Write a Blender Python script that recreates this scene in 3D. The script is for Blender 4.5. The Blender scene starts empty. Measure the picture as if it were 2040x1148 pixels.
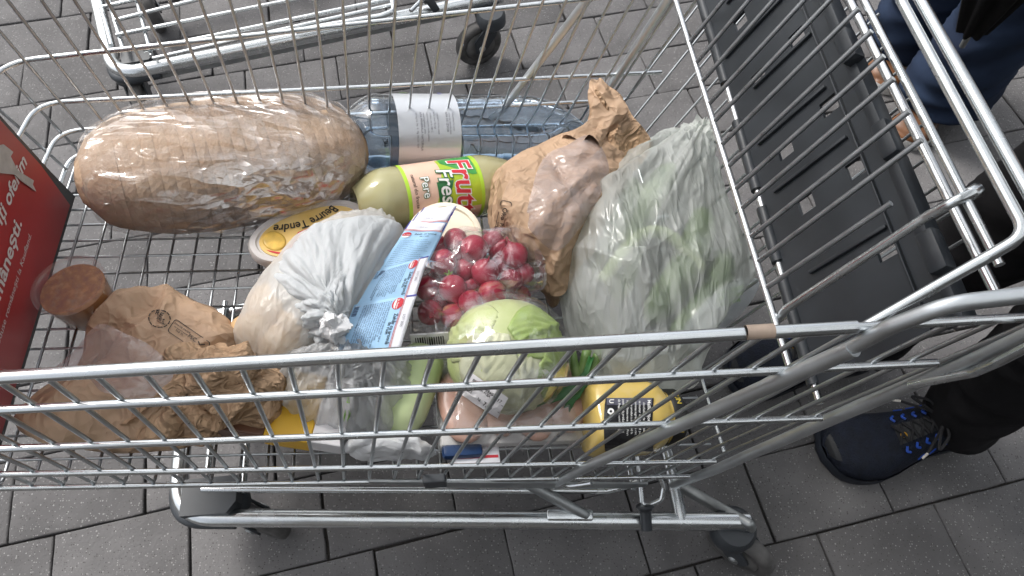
import bpy, bmesh, math, random
import numpy as np
from mathutils import Vector, Matrix, noise as mnoise
random.seed(7); RNG = np.random.default_rng(7)
rad = math.radians
SC = bpy.context.scene
COL = SC.collection
# ------------------------------------------------------------------ camera
CAM_H = 1.32                                  # metres above the pavement
FPX, CX, CY = 1360.0, 1020.0, 574.0           # focal length and centre in photo pixels
def _rot(nx, ny):
    d = np.array([nx-CX, ny-CY, FPX]); d /= np.linalg.norm(d); up = -d
    ex = np.array([1.0, 0, 0]); ex -= ex@up*up; ex /= np.linalg.norm(ex)
    return np.array([ex, np.cross(up, ex), up])
RW = _rot(1000.0, 1305.0)                     # plumb line of the photograph
CAMP = np.array([0, 0, CAM_H])
cd = bpy.data.cameras.new('camera'); cam = bpy.data.objects.new('camera', cd); COL.objects.link(cam)
cd.sensor_width = 36.0; cd.lens = 36.0*FPX/2040.0; cd.clip_start = 0.02; cd.clip_end = 2000
rt, dn, fw = RW@[1, 0, 0], RW@[0, 1, 0], RW@[0, 0, 1]
cam.matrix_world = Matrix(((rt[0], -dn[0], -fw[0], 0), (rt[1], -dn[1], -fw[1], 0), (rt[2], -dn[2], -fw[2], CAM_H), (0, 0, 0, 1)))
SC.camera = cam
# ------------------------------------------------------------------ sky, sun, exposure
SUN_EL, SUN_AZ = rad(52), rad(-50)            # azimuth from +Y towards +X
world = bpy.data.worlds.new('World'); SC.world = world; world.use_nodes = True
nt = world.node_tree; nt.nodes.clear()
sky = nt.nodes.new('ShaderNodeTexSky'); sky.sky_type = 'NISHITA'; sky.sun_disc = False
sky.sun_elevation = SUN_EL; sky.sun_rotation = SUN_AZ; sky.dust_density = 4.0; sky.air_density = 1.0; sky.ozone_density = 1.0
hs = nt.nodes.new('ShaderNodeHueSaturation'); hs.inputs['Saturation'].default_value = 0.28
bgn = nt.nodes.new('ShaderNodeBackground'); bgn.inputs['Strength'].default_value = 0.15
won = nt.nodes.new('ShaderNodeOutputWorld')
nt.links.new(sky.outputs[0], hs.inputs['Color']); nt.links.new(hs.outputs[0], bgn.inputs['Color']); nt.links.new(bgn.outputs[0], won.inputs['Surface'])
sl = bpy.data.lights.new('sun', 'SUN'); sl.energy = 1.5; sl.angle = rad(14); sl.color = (1.0, 0.965, 0.92)
so = bpy.data.objects.new('sun', sl); COL.objects.link(so)
sdir = Vector((math.sin(SUN_AZ)*math.cos(SUN_EL), math.cos(SUN_AZ)*math.cos(SUN_EL), math.sin(SUN_EL)))
so.rotation_euler = (-sdir).to_track_quat('-Z', 'Y').to_euler(); so.location = sdir*20
SC.view_settings.view_transform = 'Standard'; SC.view_settings.look = 'None'
SC.view_settings.exposure = 0.95; SC.view_settings.gamma = 1.0; SC.view_settings.use_curve_mapping = False
SC.render.engine = 'CYCLES'
try:
    SC.cycles.use_denoising = True
    SC.cycles.denoiser = 'OPENIMAGEDENOISE'
except Exception: pass
SC.cycles.max_bounces = 9; SC.cycles.transparent_max_bounces = 18; SC.cycles.transmission_bounces = 10
SC.cycles.caustics_reflective = False; SC.cycles.caustics_refractive = False
SC.cycles.sample_clamp_indirect = 6.0
# ------------------------------------------------------------------ materials
def nodes_of(m): return m.node_tree.nodes, m.node_tree.links
def M(name, col, rough=0.5, metal=0.0, var=0.0, vscale=20.0, bump=0.0, bscale=80.0, bdist=0.002, spec=0.5, trans=0.0, alpha=1.0, ior=1.45, col2=None, coat=0.0, detail=4.0, sss=0.0, coord='Object', stretch=None, emis=None):
    m = bpy.data.materials.new(name); m.use_nodes = True
    n, l = nodes_of(m); b = n['Principled BSDF']
    b.inputs['Base Color'].default_value = (*col, 1); b.inputs['Roughness'].default_value = rough; b.inputs['Metallic'].default_value = metal
    b.inputs['Specular IOR Level'].default_value = spec; b.inputs['Transmission Weight'].default_value = trans; b.inputs['Alpha'].default_value = alpha
    b.inputs['IOR'].default_value = ior; b.inputs['Coat Weight'].default_value = coat
    if sss: b.inputs['Subsurface Weight'].default_value = sss; b.inputs['Subsurface Radius'].default_value = (0.02, 0.012, 0.008); b.inputs['Subsurface Scale'].default_value = 1.0
    tc = n.new('ShaderNodeTexCoord'); src = tc.outputs[coord]
    if stretch:
        mp = n.new('ShaderNodeMapping'); mp.inputs['Scale'].default_value = stretch; l.new(src, mp.inputs['Vector']); src = mp.outputs[0]
    if var or col2:
        t = n.new('ShaderNodeTexNoise'); t.inputs['Scale'].default_value = vscale; t.inputs['Detail'].default_value = detail; l.new(src, t.inputs['Vector'])
        r = n.new('ShaderNodeValToRGB'); r.color_ramp.elements[0].position = 0.32; r.color_ramp.elements[1].position = 0.68
        c2 = col2 or tuple(min(1, c*(1+var)) for c in col); c1 = col if col2 else tuple(c*(1-var) for c in col)
        r.color_ramp.elements[0].color = (*c1, 1); r.color_ramp.elements[1].color = (*c2, 1)
        l.new(t.outputs['Fac'], r.inputs['Fac']); l.new(r.outputs[0], b.inputs['Base Color'])
        rr = n.new('ShaderNodeMapRange'); rr.inputs['To Min'].default_value = max(0, rough-0.08); rr.inputs['To Max'].default_value = min(1, rough+0.1); l.new(t.outputs['Fac'], rr.inputs['Value']); l.new(rr.outputs[0], b.inputs['Roughness'])
    if bump:
        t2 = n.new('ShaderNodeTexNoise'); t2.inputs['Scale'].default_value = bscale; t2.inputs['Detail'].default_value = 5; l.new(src, t2.inputs['Vector'])
        bp_ = n.new('ShaderNodeBump'); bp_.inputs['Strength'].default_value = bump; bp_.inputs['Distance'].default_value = bdist; l.new(t2.outputs['Fac'], bp_.inputs['Height']); l.new(bp_.outputs[0], b.inputs['Normal'])
    return m
MAT = {}
MAT['zinc'] = M('zinc', (0.62, 0.645, 0.655), 0.25, 1.0, var=0.05, vscale=35)
MAT['wire'] = M('wire_zinc', (0.42, 0.44, 0.455), 0.30, 1.0, var=0.08, vscale=60)
MAT['chrome'] = M('chrome', (0.62, 0.63, 0.64), 0.20, 1.0, var=0.04, vscale=30)
MAT['satin'] = M('satin_zinc', (0.56, 0.585, 0.60), 0.42, 1.0, var=0.06, vscale=40)
MAT['dull'] = M('dull_zinc', (0.33, 0.345, 0.35), 0.48, 0.9, var=0.2, vscale=30, bump=0.08, bscale=160, bdist=0.0005)
MAT['plastic'] = M('dark_plastic', (0.027, 0.031, 0.036), 0.34, 0, var=0.2, vscale=15, bump=0.05, bscale=300, bdist=0.0004)
MAT['bumper'] = M('bumper_plastic', (0.035, 0.04, 0.046), 0.45, 0, var=0.2, vscale=12)
MAT['tyre'] = M('grey_rubber', (0.085, 0.082, 0.08), 0.7, 0, var=0.35, vscale=40, bump=0.3, bscale=120)
MAT['rim'] = M('wheel_plastic', (0.10, 0.098, 0.095), 0.55, 0, var=0.4, vscale=35, bump=0.2, bscale=90)
MAT['tape'] = M('brown_tape', (0.42, 0.32, 0.25), 0.4, 0, var=0.15, vscale=80)
# ------------------------------------------------------------------ geometry helpers
WL = {}                                        # world location of every parent object
def tagp(o, label=None, cat=None, group=None, kind=None):
    if label: o['label'] = label
    if cat: o['category'] = cat
    if group: o['group'] = group
    if kind: o['kind'] = kind
    return o
def empty(name, loc, label, cat, group=None):
    o = bpy.data.objects.new(name, None); o.empty_display_size = 0.05; COL.objects.link(o)
    o.location = loc; WL[o.name] = np.array(loc, float); return tagp(o, label, cat, group)
def obj(name, v, f, mat, parent=None, smooth=True, kind=None):
    v = np.asarray(v, float); c = (v.min(0)+v.max(0))/2
    me = bpy.data.meshes.new(name); me.from_pydata((v-c).tolist(), [], f); me.validate(); me.update()
    if smooth: me.polygons.foreach_set('use_smooth', [True]*len(me.polygons))
    for m in (mat if isinstance(mat, (list, tuple)) else [mat]): me.materials.append(MAT[m] if isinstance(m, str) else m)
    o = bpy.data.objects.new(name, me); COL.objects.link(o)
    o.location = c-(WL[parent.name] if parent else 0)
    if parent: o.parent = parent
    WL[o.name] = c
    if kind: o['kind'] = kind
    return o
def autosmooth(o, ang=35):
    me = o.data
    bm = bmesh.new(); bm.from_mesh(me)
    for e in bm.edges: e.smooth = (len(e.link_faces) == 2 and e.calc_face_angle(0) < rad(ang))
    bm.to_mesh(me); bm.free(); return o
class G:                                       # a growing list of verts and faces
    def __init__(s): s.v = []; s.f = []; s.m = []
    def add(s, v, f, m=0):
        n = len(s.v); s.v += [tuple(map(float, p)) for p in v]; s.f += [tuple(i+n for i in q) for q in f]; s.m += [m]*len(f); return s
    def build(s, name, mat, parent=None, smooth=True, ang=35, kind=None):
        o = obj(name, s.v, s.f, mat, parent, smooth, kind)
        if isinstance(mat, (list, tuple)) and len(o.data.polygons) == len(s.m): o.data.polygons.foreach_set('material_index', s.m)
        return autosmooth(o, ang) if smooth and ang else o
def unit(a): a = np.asarray(a, float); return a/(np.linalg.norm(a)+1e-12)
def fillet(pts, r, n=6):
    pts = [np.asarray(p, float) for p in pts]
    if r <= 0 or len(pts) < 3: return pts
    out = [pts[0]]
    for i in range(1, len(pts)-1):
        a, b, c = pts[i-1], pts[i], pts[i+1]; d1, d2 = unit(a-b), unit(c-b)
        ang = math.acos(np.clip(d1@d2, -1, 1))
        if ang > 3.08: out.append(b); continue
        t = min(r/math.tan(ang/2), 0.45*np.linalg.norm(a-b), 0.45*np.linalg.norm(c-b))
        p0, p1 = b+d1*t, b+d2*t
        for k in range(n+1):
            s = k/n; out.append((1-s)**2*p0+2*s*(1-s)*b+s*s*p1)
    return out+[pts[-1]]
def tube(pts, r, seg=10, fil=0.0, caps=True, nf=6, flat=None):
    pts = fillet(pts, fil, nf); n = len(pts); R = r if hasattr(r, '__len__') else [r]*n
    if len(R) != n: R = np.interp(np.linspace(0, 1, n), np.linspace(0, 1, len(R)), R)
    T = [unit((pts[min(i+1, n-1)]-pts[max(i-1, 0)])) for i in range(n)]
    u = unit(np.cross(T[0], [0.123, 0.31, 0.94] if abs(T[0][2]) < .9 else [1, 0.1, 0]))
    v = []; f = []
    for i in range(n):
        u = unit(u-T[i]*(u@T[i])); w = np.cross(T[i], u)
        for k in range(seg):
            a = 2*math.pi*k/seg; v.append(pts[i]+R[i]*(math.cos(a)*u+math.sin(a)*w))
    for i in range(n-1):
        for k in range(seg):
            a, b = i*seg+k, i*seg+(k+1) % seg; f.append((a, b, b+seg, a+seg))
    if caps: f.append(tuple(range(seg))[::-1]); f.append(tuple((n-1)*seg+k for k in range(seg)))
    return v, f
def tubeo(name, pts, r, mat, parent, seg=10, fil=0.0, **k):
    v, f = tube(pts, r, seg, fil, **k); o = obj(name, v, f, mat, parent); return autosmooth(o, 50)
def frame(o, x, y=None, z=None):
    x = unit(x)
    if z is not None: z = unit(np.asarray(z, float)-x*(np.asarray(z, float)@x)); y = np.cross(z, x)
    else: y = unit(np.asarray(y, float)-x*(np.asarray(y, float)@x)); z = np.cross(x, y)
    A = np.eye(4); A[:3, 0], A[:3, 1], A[:3, 2], A[:3, 3] = x, y, z, o; return A
def xf(v, A): v = np.asarray(v, float); return v@A[:3, :3].T+A[:3, 3]
def box(sx, sy, sz, bev=0.0, c=(0, 0, 0), seg=2):
    bm = bmesh.new(); bmesh.ops.create_cube(bm, size=1.0)
    for q in bm.verts: q.co = Vector((q.co.x*sx+c[0], q.co.y*sy+c[1], q.co.z*sz+c[2]))
    if bev > 0: bmesh.ops.bevel(bm, geom=bm.edges[:], offset=bev, segments=seg, affect='EDGES', profile=0.5)
    bm.verts.index_update(); v = [tuple(q.co) for q in bm.verts]; f = [tuple(q.index for q in p.verts) for p in bm.faces]; bm.free(); return v, f
def lathe(prof, seg=24, axis='z', caps=True):
    v = []; f = []; n = len(prof)
    for i, (r, h) in enumerate(prof):
        for k in range(seg):
            a = 2*math.pi*k/seg; v.append((r*math.cos(a), r*math.sin(a), h))
    for i in range(n-1):
        for k in range(seg):
            a, b = i*seg+k, i*seg+(k+1) % seg; f.append((a, b, b+seg, a+seg))
    if caps: f.append(tuple(range(seg))[::-1]); f.append(tuple((n-1)*seg+k for k in range(seg)))
    v = np.array(v)
    if axis == 'x': v = v[:, [2, 0, 1]]
    if axis == 'y': v = v[:, [1, 2, 0]]
    return v, f
def prism(poly, h, z0=0.0):                    # polygon in xy, extruded in z
    n = len(poly); v = [(x, y, z0) for x, y in poly]+[(x, y, z0+h) for x, y in poly]
    f = [tuple(range(n))[::-1], tuple(range(n, 2*n))]+[(i, (i+1) % n, (i+1) % n+n, i+n) for i in range(n)]; return v, f
def rrect(w, h, r, n=5):
    out = []
    for cx, cy, a0 in ((w/2-r, h/2-r, 0), (-w/2+r, h/2-r, 90), (-w/2+r, -h/2+r, 180), (w/2-r, -h/2+r, 270)):
        for k in range(n+1):
            a = rad(a0+90*k/n); out.append((cx+r*math.cos(a), cy+r*math.sin(a)))
    return out
def sheet(nu, nv, fn, wrap=False):
    v = [fn(i/(nu-1) if not wrap else i/nu, j/(nv-1)) for j in range(nv) for i in range(nu)]; f = []
    for j in range(nv-1):
        for i in range(nu if wrap else nu-1):
            a, b = j*nu+i, j*nu+(i+1) % nu; f.append((a, b, b+nu, a+nu))
    return v, f
def thick(v, f, t):                            # give an open sheet a thickness
    v = np.asarray(v, float); n = len(v); N = np.zeros_like(v)
    for q in f:
        a = np.cross(v[q[1]]-v[q[0]], v[q[2]]-v[q[0]])
        for i in q: N[i] += a
    N /= (np.linalg.norm(N, axis=1)[:, None]+1e-12); cnt = {}
    for q in f:
        for i in range(len(q)): e = (q[i], q[(i+1) % len(q)]); cnt[e] = 1
    side = [(b, a, a+n, b+n) for (a, b) in cnt if (b, a) not in cnt]
    return np.vstack([v, v-N*t]), list(f)+[tuple(i+n for i in q)[::-1] for q in f]+side
def nz(p, s=1.0, o=0.0): return mnoise.noise(Vector((p[0]*s+o, p[1]*s+o*1.7, p[2]*s-o*.6)))
def fbm(p, s, o=0.0, k=4): return sum(nz(p, s*2**i, o+i*9.1)/2**i for i in range(k))
_deps = None
def text_mesh(s, size=1.0, bold=0.0, shear=0.0, res=3, spacing=1.0):
    cu = bpy.data.curves.new('lettering', 'FONT'); cu.body = s; cu.size = size; cu.offset = bold; cu.shear = shear; cu.resolution_u = res; cu.space_character = spacing; cu.fill_mode = 'FRONT'
    t = bpy.data.objects.new('lettering', cu); COL.objects.link(t); bpy.context.view_layer.update()
    me = bpy.data.meshes.new_from_object(t.evaluated_get(bpy.context.evaluated_depsgraph_get()))
    v = np.array([tuple(q.co) for q in me.vertices]) if len(me.vertices) else np.zeros((0, 3)); f = [tuple(p.vertices) for p in me.polygons]
    bpy.data.objects.remove(t); bpy.data.curves.remove(cu); bpy.data.meshes.remove(me); return v, f
def at(px, py, z):                             # point of the place at height z that the photograph shows at (px, py)
    r = RW@np.array([(px-CX)/FPX, (py-CY)/FPX, 1.0]); return CAMP+r*((z-CAM_H)/r[2])
def on_plane(px, py, P0, N, off=0.0):
    r = RW@np.array([(px-CX)/FPX, (py-CY)/FPX, 1.0]); N = unit(N); return CAMP+r*((N@(P0-CAMP)+off)/(N@r))
# ------------------------------------------------------------------ pavement
PW, PH, TH, STG = 0.24, 0.15724, 0.2306, 0.3384
U0, V0 = 4.1779, 11.3877
gx, gy = np.array([math.cos(TH), math.sin(TH), 0]), np.array([-math.sin(TH), math.cos(TH), 0])
def paver_material(tex):
    m = bpy.data.materials.new('concrete_paver' if not tex else 'joint_sand'); m.use_nodes = True; n, l = nodes_of(m); b = n['Principled BSDF']
    b.inputs['Roughness'].default_value = 0.82; b.inputs['Specular IOR Level'].default_value = 0.35
    tc = n.new('ShaderNodeTexCoord'); geo = n.new('ShaderNodeNewGeometry'); pos = geo.outputs['Position']
    big = n.new('ShaderNodeTexNoise'); big.inputs['Scale'].default_value = 9; big.inputs['Detail'].default_value = 6; l.new(pos, big.inputs['Vector'])
    ramp = n.new('ShaderNodeValToRGB'); ramp.color_ramp.elements[0].position = 0.3; ramp.color_ramp.elements[1].position = 0.72
    ramp.color_ramp.elements[0].color = (0.088, 0.085, 0.086, 1); ramp.color_ramp.elements[1].color = (0.126, 0.122, 0.123, 1); l.new(big.outputs['Fac'], ramp.inputs['Fac'])
    oi = n.new('ShaderNodeObjectInfo'); mr = n.new('ShaderNodeMapRange'); mr.inputs['To Min'].default_value = 0.80; mr.inputs['To Max'].default_value = 1.18; l.new(oi.outputs['Random'], mr.inputs['Value'])
    mul = n.new('ShaderNodeMixRGB'); mul.blend_type = 'MULTIPLY'; mul.inputs['Fac'].default_value = 1; l.new(ramp.outputs[0], mul.inputs[1]); l.new(mr.outputs[0], mul.inputs[2])
    stn = n.new('ShaderNodeTexNoise'); stn.inputs['Scale'].default_value = 3.2; stn.inputs['Detail'].default_value = 7; stn.inputs['Roughness'].default_value = .62; l.new(pos, stn.inputs['Vector']); smr = n.new('ShaderNodeMapRange'); smr.inputs['From Min'].default_value = .35; smr.inputs['From Max'].default_value = .65; smr.inputs['To Min'].default_value = .78; smr.inputs['To Max'].default_value = 1.1; l.new(stn.outputs['Fac'], smr.inputs['Value'])
    mu2 = n.new('ShaderNodeMixRGB'); mu2.blend_type = 'MULTIPLY'; mu2.inputs['Fac'].default_value = 1; l.new(mul.outputs[0], mu2.inputs[1]); l.new(smr.outputs[0], mu2.inputs[2]); mul = mu2
    # pale and dark grains of aggregate
    def grain(scale, thr, seed):
        v = n.new('ShaderNodeTexVoronoi'); v.feature = 'F1'; v.inputs['Scale'].default_value = scale; v.inputs['Randomness'].default_value = 1.0
        mp = n.new('ShaderNodeMapping'); mp.inputs['Location'].default_value = (seed, seed*2, 0); l.new(pos, mp.inputs['Vector']); l.new(mp.outputs[0], v.inputs['Vector'])
        sep = n.new('ShaderNodeSeparateColor'); l.new(v.outputs['Color'], sep.inputs[0])
        r_ = n.new('ShaderNodeMapRange'); r_.inputs['From Min'].default_value = 0; r_.inputs['From Max'].default_value = 1; r_.inputs['To Min'].default_value = 0.0; r_.inputs['To Max'].default_value = 0.42; l.new(sep.outputs[0], r_.inputs['Value'])
        lt = n.new('ShaderNodeMath'); lt.operation = 'LESS_THAN'; l.new(v.outputs['Distance'], lt.inputs[0]); l.new(r_.outputs[0], lt.inputs[1])
        g2 = n.new('ShaderNodeMath'); g2.operation = 'GREATER_THAN'; g2.inputs[1].default_value = thr; l.new(sep.outputs[1], g2.inputs[0])
        an = n.new('ShaderNodeMath'); an.operation = 'MULTIPLY'; l.new(lt.outputs[0], an.inputs[0]); l.new(g2.outputs[0], an.inputs[1]); return an.outputs[0]
    a1, a2 = grain(260, 0.62, 3.1), grain(300, 0.66, 8.3)
    m1 = n.new('ShaderNodeMixRGB'); m1.inputs[2].default_value = (0.20, 0.197, 0.194, 1); l.new(a1, m1.inputs['Fac']); l.new(mul.outputs[0], m1.inputs[1])
    m2 = n.new('ShaderNodeMixRGB'); m2.inputs[2].default_value = (0.05, 0.046, 0.045, 1); l.new(a2, m2.inputs['Fac']); l.new(m1.outputs[0], m2.inputs[1])
    if tex:
        m2.inputs[2].default_value = (0.02, 0.018, 0.016, 1)
        dk = n.new('ShaderNodeMixRGB'); dk.blend_type = 'MULTIPLY'; dk.inputs['Fac'].default_value = 1; dk.inputs[2].default_value = (0.34, 0.31, 0.28, 1); l.new(m2.outputs[0], dk.inputs[1]); l.new(dk.outputs[0], b.inputs['Base Color'])
    else: l.new(m2.outputs[0], b.inputs['Base Color'])
    f1 = n.new('ShaderNodeTexNoise'); f1.inputs['Scale'].default_value = 170; f1.inputs['Detail'].default_value = 5; f1.inputs['Roughness'].default_value = 0.65; l.new(pos, f1.inputs['Vector'])
    f2 = n.new('ShaderNodeTexNoise'); f2.inputs['Scale'].default_value = 38; f2.inputs['Detail'].default_value = 3; l.new(pos, f2.inputs['Vector'])
    ad = n.new('ShaderNodeMath'); ad.operation = 'ADD'; l.new(f1.outputs['Fac'], ad.inputs[0]); l.new(f2.outputs['Fac'], ad.inputs[1])
    bu = n.new('ShaderNodeBump'); bu.inputs['Strength'].default_value = 0.55; bu.inputs['Distance'].default_value = 0.0028; l.new(ad.outputs[0], bu.inputs['Height']); l.new(bu.outputs[0], b.inputs['Normal'])
    return m
MAT['paver'] = paver_material(False); MAT['sand'] = paver_material(True)
S = 300.0
ground = obj('ground', [(-S, -S, -.0105), (S, -S, -.0105), (S, S, -.0105), (-S, S, -.0105)], [(0, 1, 2, 3)], 'sand', smooth=False); tagp(ground, kind='structure')
pav = bpy.data.objects.new('pavement', None); COL.objects.link(pav); WL['pavement'] = np.zeros(3); tagp(pav, kind='structure')
pmesh = []
for k in range(6):
    bm = bmesh.new(); bmesh.ops.create_cube(bm, size=1.0)
    for q in bm.verts: q.co = Vector((q.co.x*(PW-.0032)+RNG.normal(0, .0006), q.co.y*(PH-.0032)+RNG.normal(0, .0006), q.co.z*.06-.03))
    top = [e for e in bm.edges if all(v.co.z > -.01 for v in e.verts)]
    bmesh.ops.subdivide_edges(bm, edges=top, cuts=5, use_grid_fill=True)
    for q in bm.verts:
        if q.co.z > -.01:
            ex = PW/2-.0021-abs(q.co.x); ey = PH/2-.0021-abs(q.co.y); e = min(ex, ey)
            if e < .004: q.co.x += RNG.normal(0, .0005); q.co.y += RNG.normal(0, .0005); q.co.z += RNG.normal(0, .0003)
    be = [e for e in bm.edges if all(v.co.z > -.01 for v in e.verts) and len([f for f in e.link_faces if abs(f.normal.z) > .5]) == 1]
    bmesh.ops.bevel(bm, geom=be, offset=.0035, segments=2, affect='EDGES', profile=0.6)
    me = bpy.data.meshes.new('paver'); bm.to_mesh(me); bm.free(); me.materials.append(MAT['paver'])
    me.polygons.foreach_set('use_smooth', [True]*len(me.polygons)); pmesh.append(me)
for k in range(-3, 15):
    for i in range(-9, 14):
        u, v = i+STG*k+.5, k+.5
        c = gx*(PW*(u-U0))+gy*(-PH*(v-V0))
        if not (-1.62 < c[0] < 1.6 and -.3 < c[1] < 2.3 and c[1] > .8*c[0]-1.1 - 9*(c[0]<1.2)): continue
        o = bpy.data.objects.new('paver', pmesh[RNG.integers(6)]); COL.objects.link(o); o.parent = pav
        o.location = (c[0]+RNG.normal(0, .0007), c[1]+RNG.normal(0, .0007), RNG.normal(0, .0009))
        o.rotation_euler = (RNG.normal(0, .004), RNG.normal(0, .004), TH+RNG.normal(0, .004)+(math.pi if RNG.random() < .5 else 0))
# ------------------------------------------------------------------ added wall behind the camera and unseen canopy, both shaping the shade
MAT['shade_wall_mat'] = M('shade_wall_render', (0.13, 0.125, 0.12), 0.85, var=0.12, vscale=3, bump=0.2, bscale=60)
MAT['canopy'] = M('canopy_metal', (0.22, 0.225, 0.23), 0.6, 0.2, var=0.1, vscale=4)
v, f = box(8.5, .3, 4.2, 0.01, (2.9, -1.9, 2.1)); wl = obj('shade_wall', v, f, 'shade_wall_mat', smooth=False); tagp(wl, 'plain grey unseen wall added behind the trolley place to shade it', 'wall')  # unseen, put in to block sky light from the near side
cn = empty('unseen_canopy', (1, 0, 0), 'flat grey canopy on steel beams, out of view, its edges set to shade the trolley place', 'canopy')
RX, RY = -1.28, 1.66  # canopy edges set so its shade falls over the near right
mp_ = bpy.data.materials.new('milky_panel'); mp_.use_nodes = True; n, l = nodes_of(mp_); n.clear(); o_ = n.new('ShaderNodeOutputMaterial'); t_ = n.new('ShaderNodeBsdfTranslucent'); t_.inputs[0].default_value = (.66, .69, .71, 1); d_ = n.new('ShaderNodeBsdfDiffuse'); d_.inputs[0].default_value = (.8, .8, .8, 1); m_ = n.new('ShaderNodeMixShader'); m_.inputs[0].default_value = .22; l.new(t_.outputs[0], m_.inputs[1]); l.new(d_.outputs[0], m_.inputs[2]); l.new(m_.outputs[0], o_.inputs[0]); MAT['panel'] = mp_
nxp, nyp = 7, 3; wx, wy = (7-RX)/nxp, (RY+1.75)/nyp
for i in range(nxp):
    for j in range(nyp):
        x0, y0 = RX+wx*i, -1.75+wy*j; obj('roof_panel', [(x0+.02, y0+.02, 2.80), (x0+wx-.02, y0+.02, 2.80), (x0+wx-.02, y0+wy-.02, 2.80), (x0+.02, y0+wy-.02, 2.80)], [(0, 1, 2, 3)], 'panel', cn, smooth=False)
for i in range(nxp+1):
    v, f = box(.08, RY+1.75, .12, .004, (RX+wx*i, (RY-1.75)/2, 2.72)); obj('beam', v, f, 'canopy', cn, smooth=False)
for j in range(nyp+1):
    v, f = box(7-RX, .06, .09, .004, ((7+RX)/2, -1.75+wy*j, 2.735)); obj('beam', v, f, 'canopy', cn, smooth=False)
MAT['sleeve'] = M('clear_sleeve', (0.80, 0.82, 0.83), 0.15, 0, alpha=0.025)
# ------------------------------------------------------------------ the loaded trolley
AXN, AXF = 0.0616, 0.1768                      # plan angles of the near and the far side
PN0 = np.array([-.4148, .1961, .40]); LN = np.array([.1983, -.0504, 1.0]); DN = np.array([math.cos(AXN), math.sin(AXN), 0]); NN = unit(np.cross(DN, LN))
PF0 = np.array([-.6266, .7366, .45]); LF = np.array([.1947, -.2468, 1.0]); DF = np.array([math.cos(AXF), math.sin(AXF), 0]); NF = unit(np.cross(DF, LF))
def near(px, py, off=0.0): return on_plane(px, py, PN0, NN, off)
def far(px, py, off=0.0): return on_plane(px, py, PF0, NF, off)
FP0 = np.array([-.5, .187, .459]); FN = unit([.215, .14, 1.0])
def zfloor(x, y): return .459-.215*(x+.5)-.14*(y-.187)
def fl(px, py, h=0.0): return on_plane(px, py, FP0+np.array([0, 0, h]), FN)
LAT = unit([-.105, .995, 0]); AX = unit([.995, .105, 0])
cart = empty('shopping_cart', (-.1, .47, 0), 'loaded wire shopping trolley full of groceries with dark plastic child seat', 'shopping cart', 'shopping trolleys on the pavers')
def on_near_z(x, z):                           # point of the near side at given x and z
    s = (x-PN0[0]-LN[0]*(z-PN0[2]))/DN[0]; return PN0+DN*s+LN*(z-PN0[2])
def on_far_z(x, z):
    s = (x-PF0[0]-LF[0]*(z-PF0[2]))/DF[0]; return PF0+DF*s+LF*(z-PF0[2])
PITCH = .034
# side rails: near pixels of two places and their partners on the far side
def ext(a, b, x): t = (x-a[0])/(b[0]-a[0]); return a+(b-a)*t
OFF = -.0045
rails = [('r2', near(0, 807), near(1863, 714), far(52, 125), far(1168, 3)), ('r3', near(0, 886), near(1635, 826), far(105, 209), far(1224, 153)), ('r4', near(0, 938), near(1424, 914), far(180, 262), far(1177, 206))]
XNF, XFF = -.655, -.715
for nm, n0, n1, f0, f1 in rails:
    zn = n0[2]; lean = .195*(zn-.45)
    nf = ext(n0, n1, XNF+lean); ff = ext(f0, f1, XFF+lean)
    fr = ext(f0, f1, n1[0]-.075 if nm == 'r2' else n1[0]-.07)
    tubeo('rail', [n1+NN*.004, nf+NN*.004, ff-NF*.004, fr-NF*.004], .0036, 'zinc', cart, 10, .045)
# lowest rail, round the floor
n0, n1 = near(0, 966), near(1372, 944)
fb0, fb1 = np.array([-.66, .755, 0]), np.array([.22, .905, 0])
def farbot(x):
    y = .74
    for _ in range(6):
        z = zfloor(x, y); p = on_far_z(x, z); y = p[1]
    return np.array([x, y, zfloor(x, y)])
tubeo('rail', [n1+NN*.004, ext(n0, n1, -.652)+NN*.004, farbot(-.712), farbot(.22)], .0036, 'zinc', cart, 10, .045)
# top rail: thick sleeve on the near side, plain tube behind it, round the front and back on the far side
t0, t1 = near(0, 752), near(1706, 652)
tf = ext(t0, t1, -.60)
topf = on_far_z(-.655, .80); topb = on_far_z(.33, .80)
tubeo('top_rail', [t1, tf, topf, topb], .0051, 'zinc', cart, 14, .05)
t2 = near(2120, 628)
tubeo('top_rail_end', [t1-unit(t2-t1)*.03, t2], .0036, 'zinc', cart, 12)
g = G(); tp = near(1513, 661); td = unit(t1-t0)
v, f = tube([tp-td*.010, tp+td*.010], .0054, 14, caps=False); g.add(v, f); g.build('tape', 'tape', cart)
# U-shaped wires: near side, floor, far side
def near_wire_pt(i, z): return PN0+DN*(i*PITCH)+LN*(z-PN0[2])
def far_wire_pt(i, z): return PF0+DF*(i*PITCH)+LF*(z-PF0[2])
def rail_z(a, b, x): return a[2]+(b[2]-a[2])*(x-a[0])/(b[0]-a[0])
wid = .0022
for i in range(-7, 22):
    b = near_wire_pt(i, .40)
    for _ in range(5): b = near_wire_pt(i, rail_z(n0, n1, b[0])-.004)
    tz = rail_z(t0, t1, near_wire_pt(i, .86)[0]) if True else .87
    top = near_wire_pt(i, min(tz, .885))
    if b[0] > .285:                             # beyond the floor: stop on the rear post
        continue
    j = i+4.9
    c = far_wire_pt(j, .42)
    for _ in range(5): c = far_wire_pt(j, zfloor(c[0], c[1])-.002)
    d = far_wire_pt(j, .80)
    pts = [top, b, c, d] if j > -2.6 else [top, b, b+(c-b)*.98]
    v, f = tube([p for p in pts], wid, 7, .012, nf=3); autosmooth(obj('wire', v, f, 'wire', cart), 60)
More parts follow.
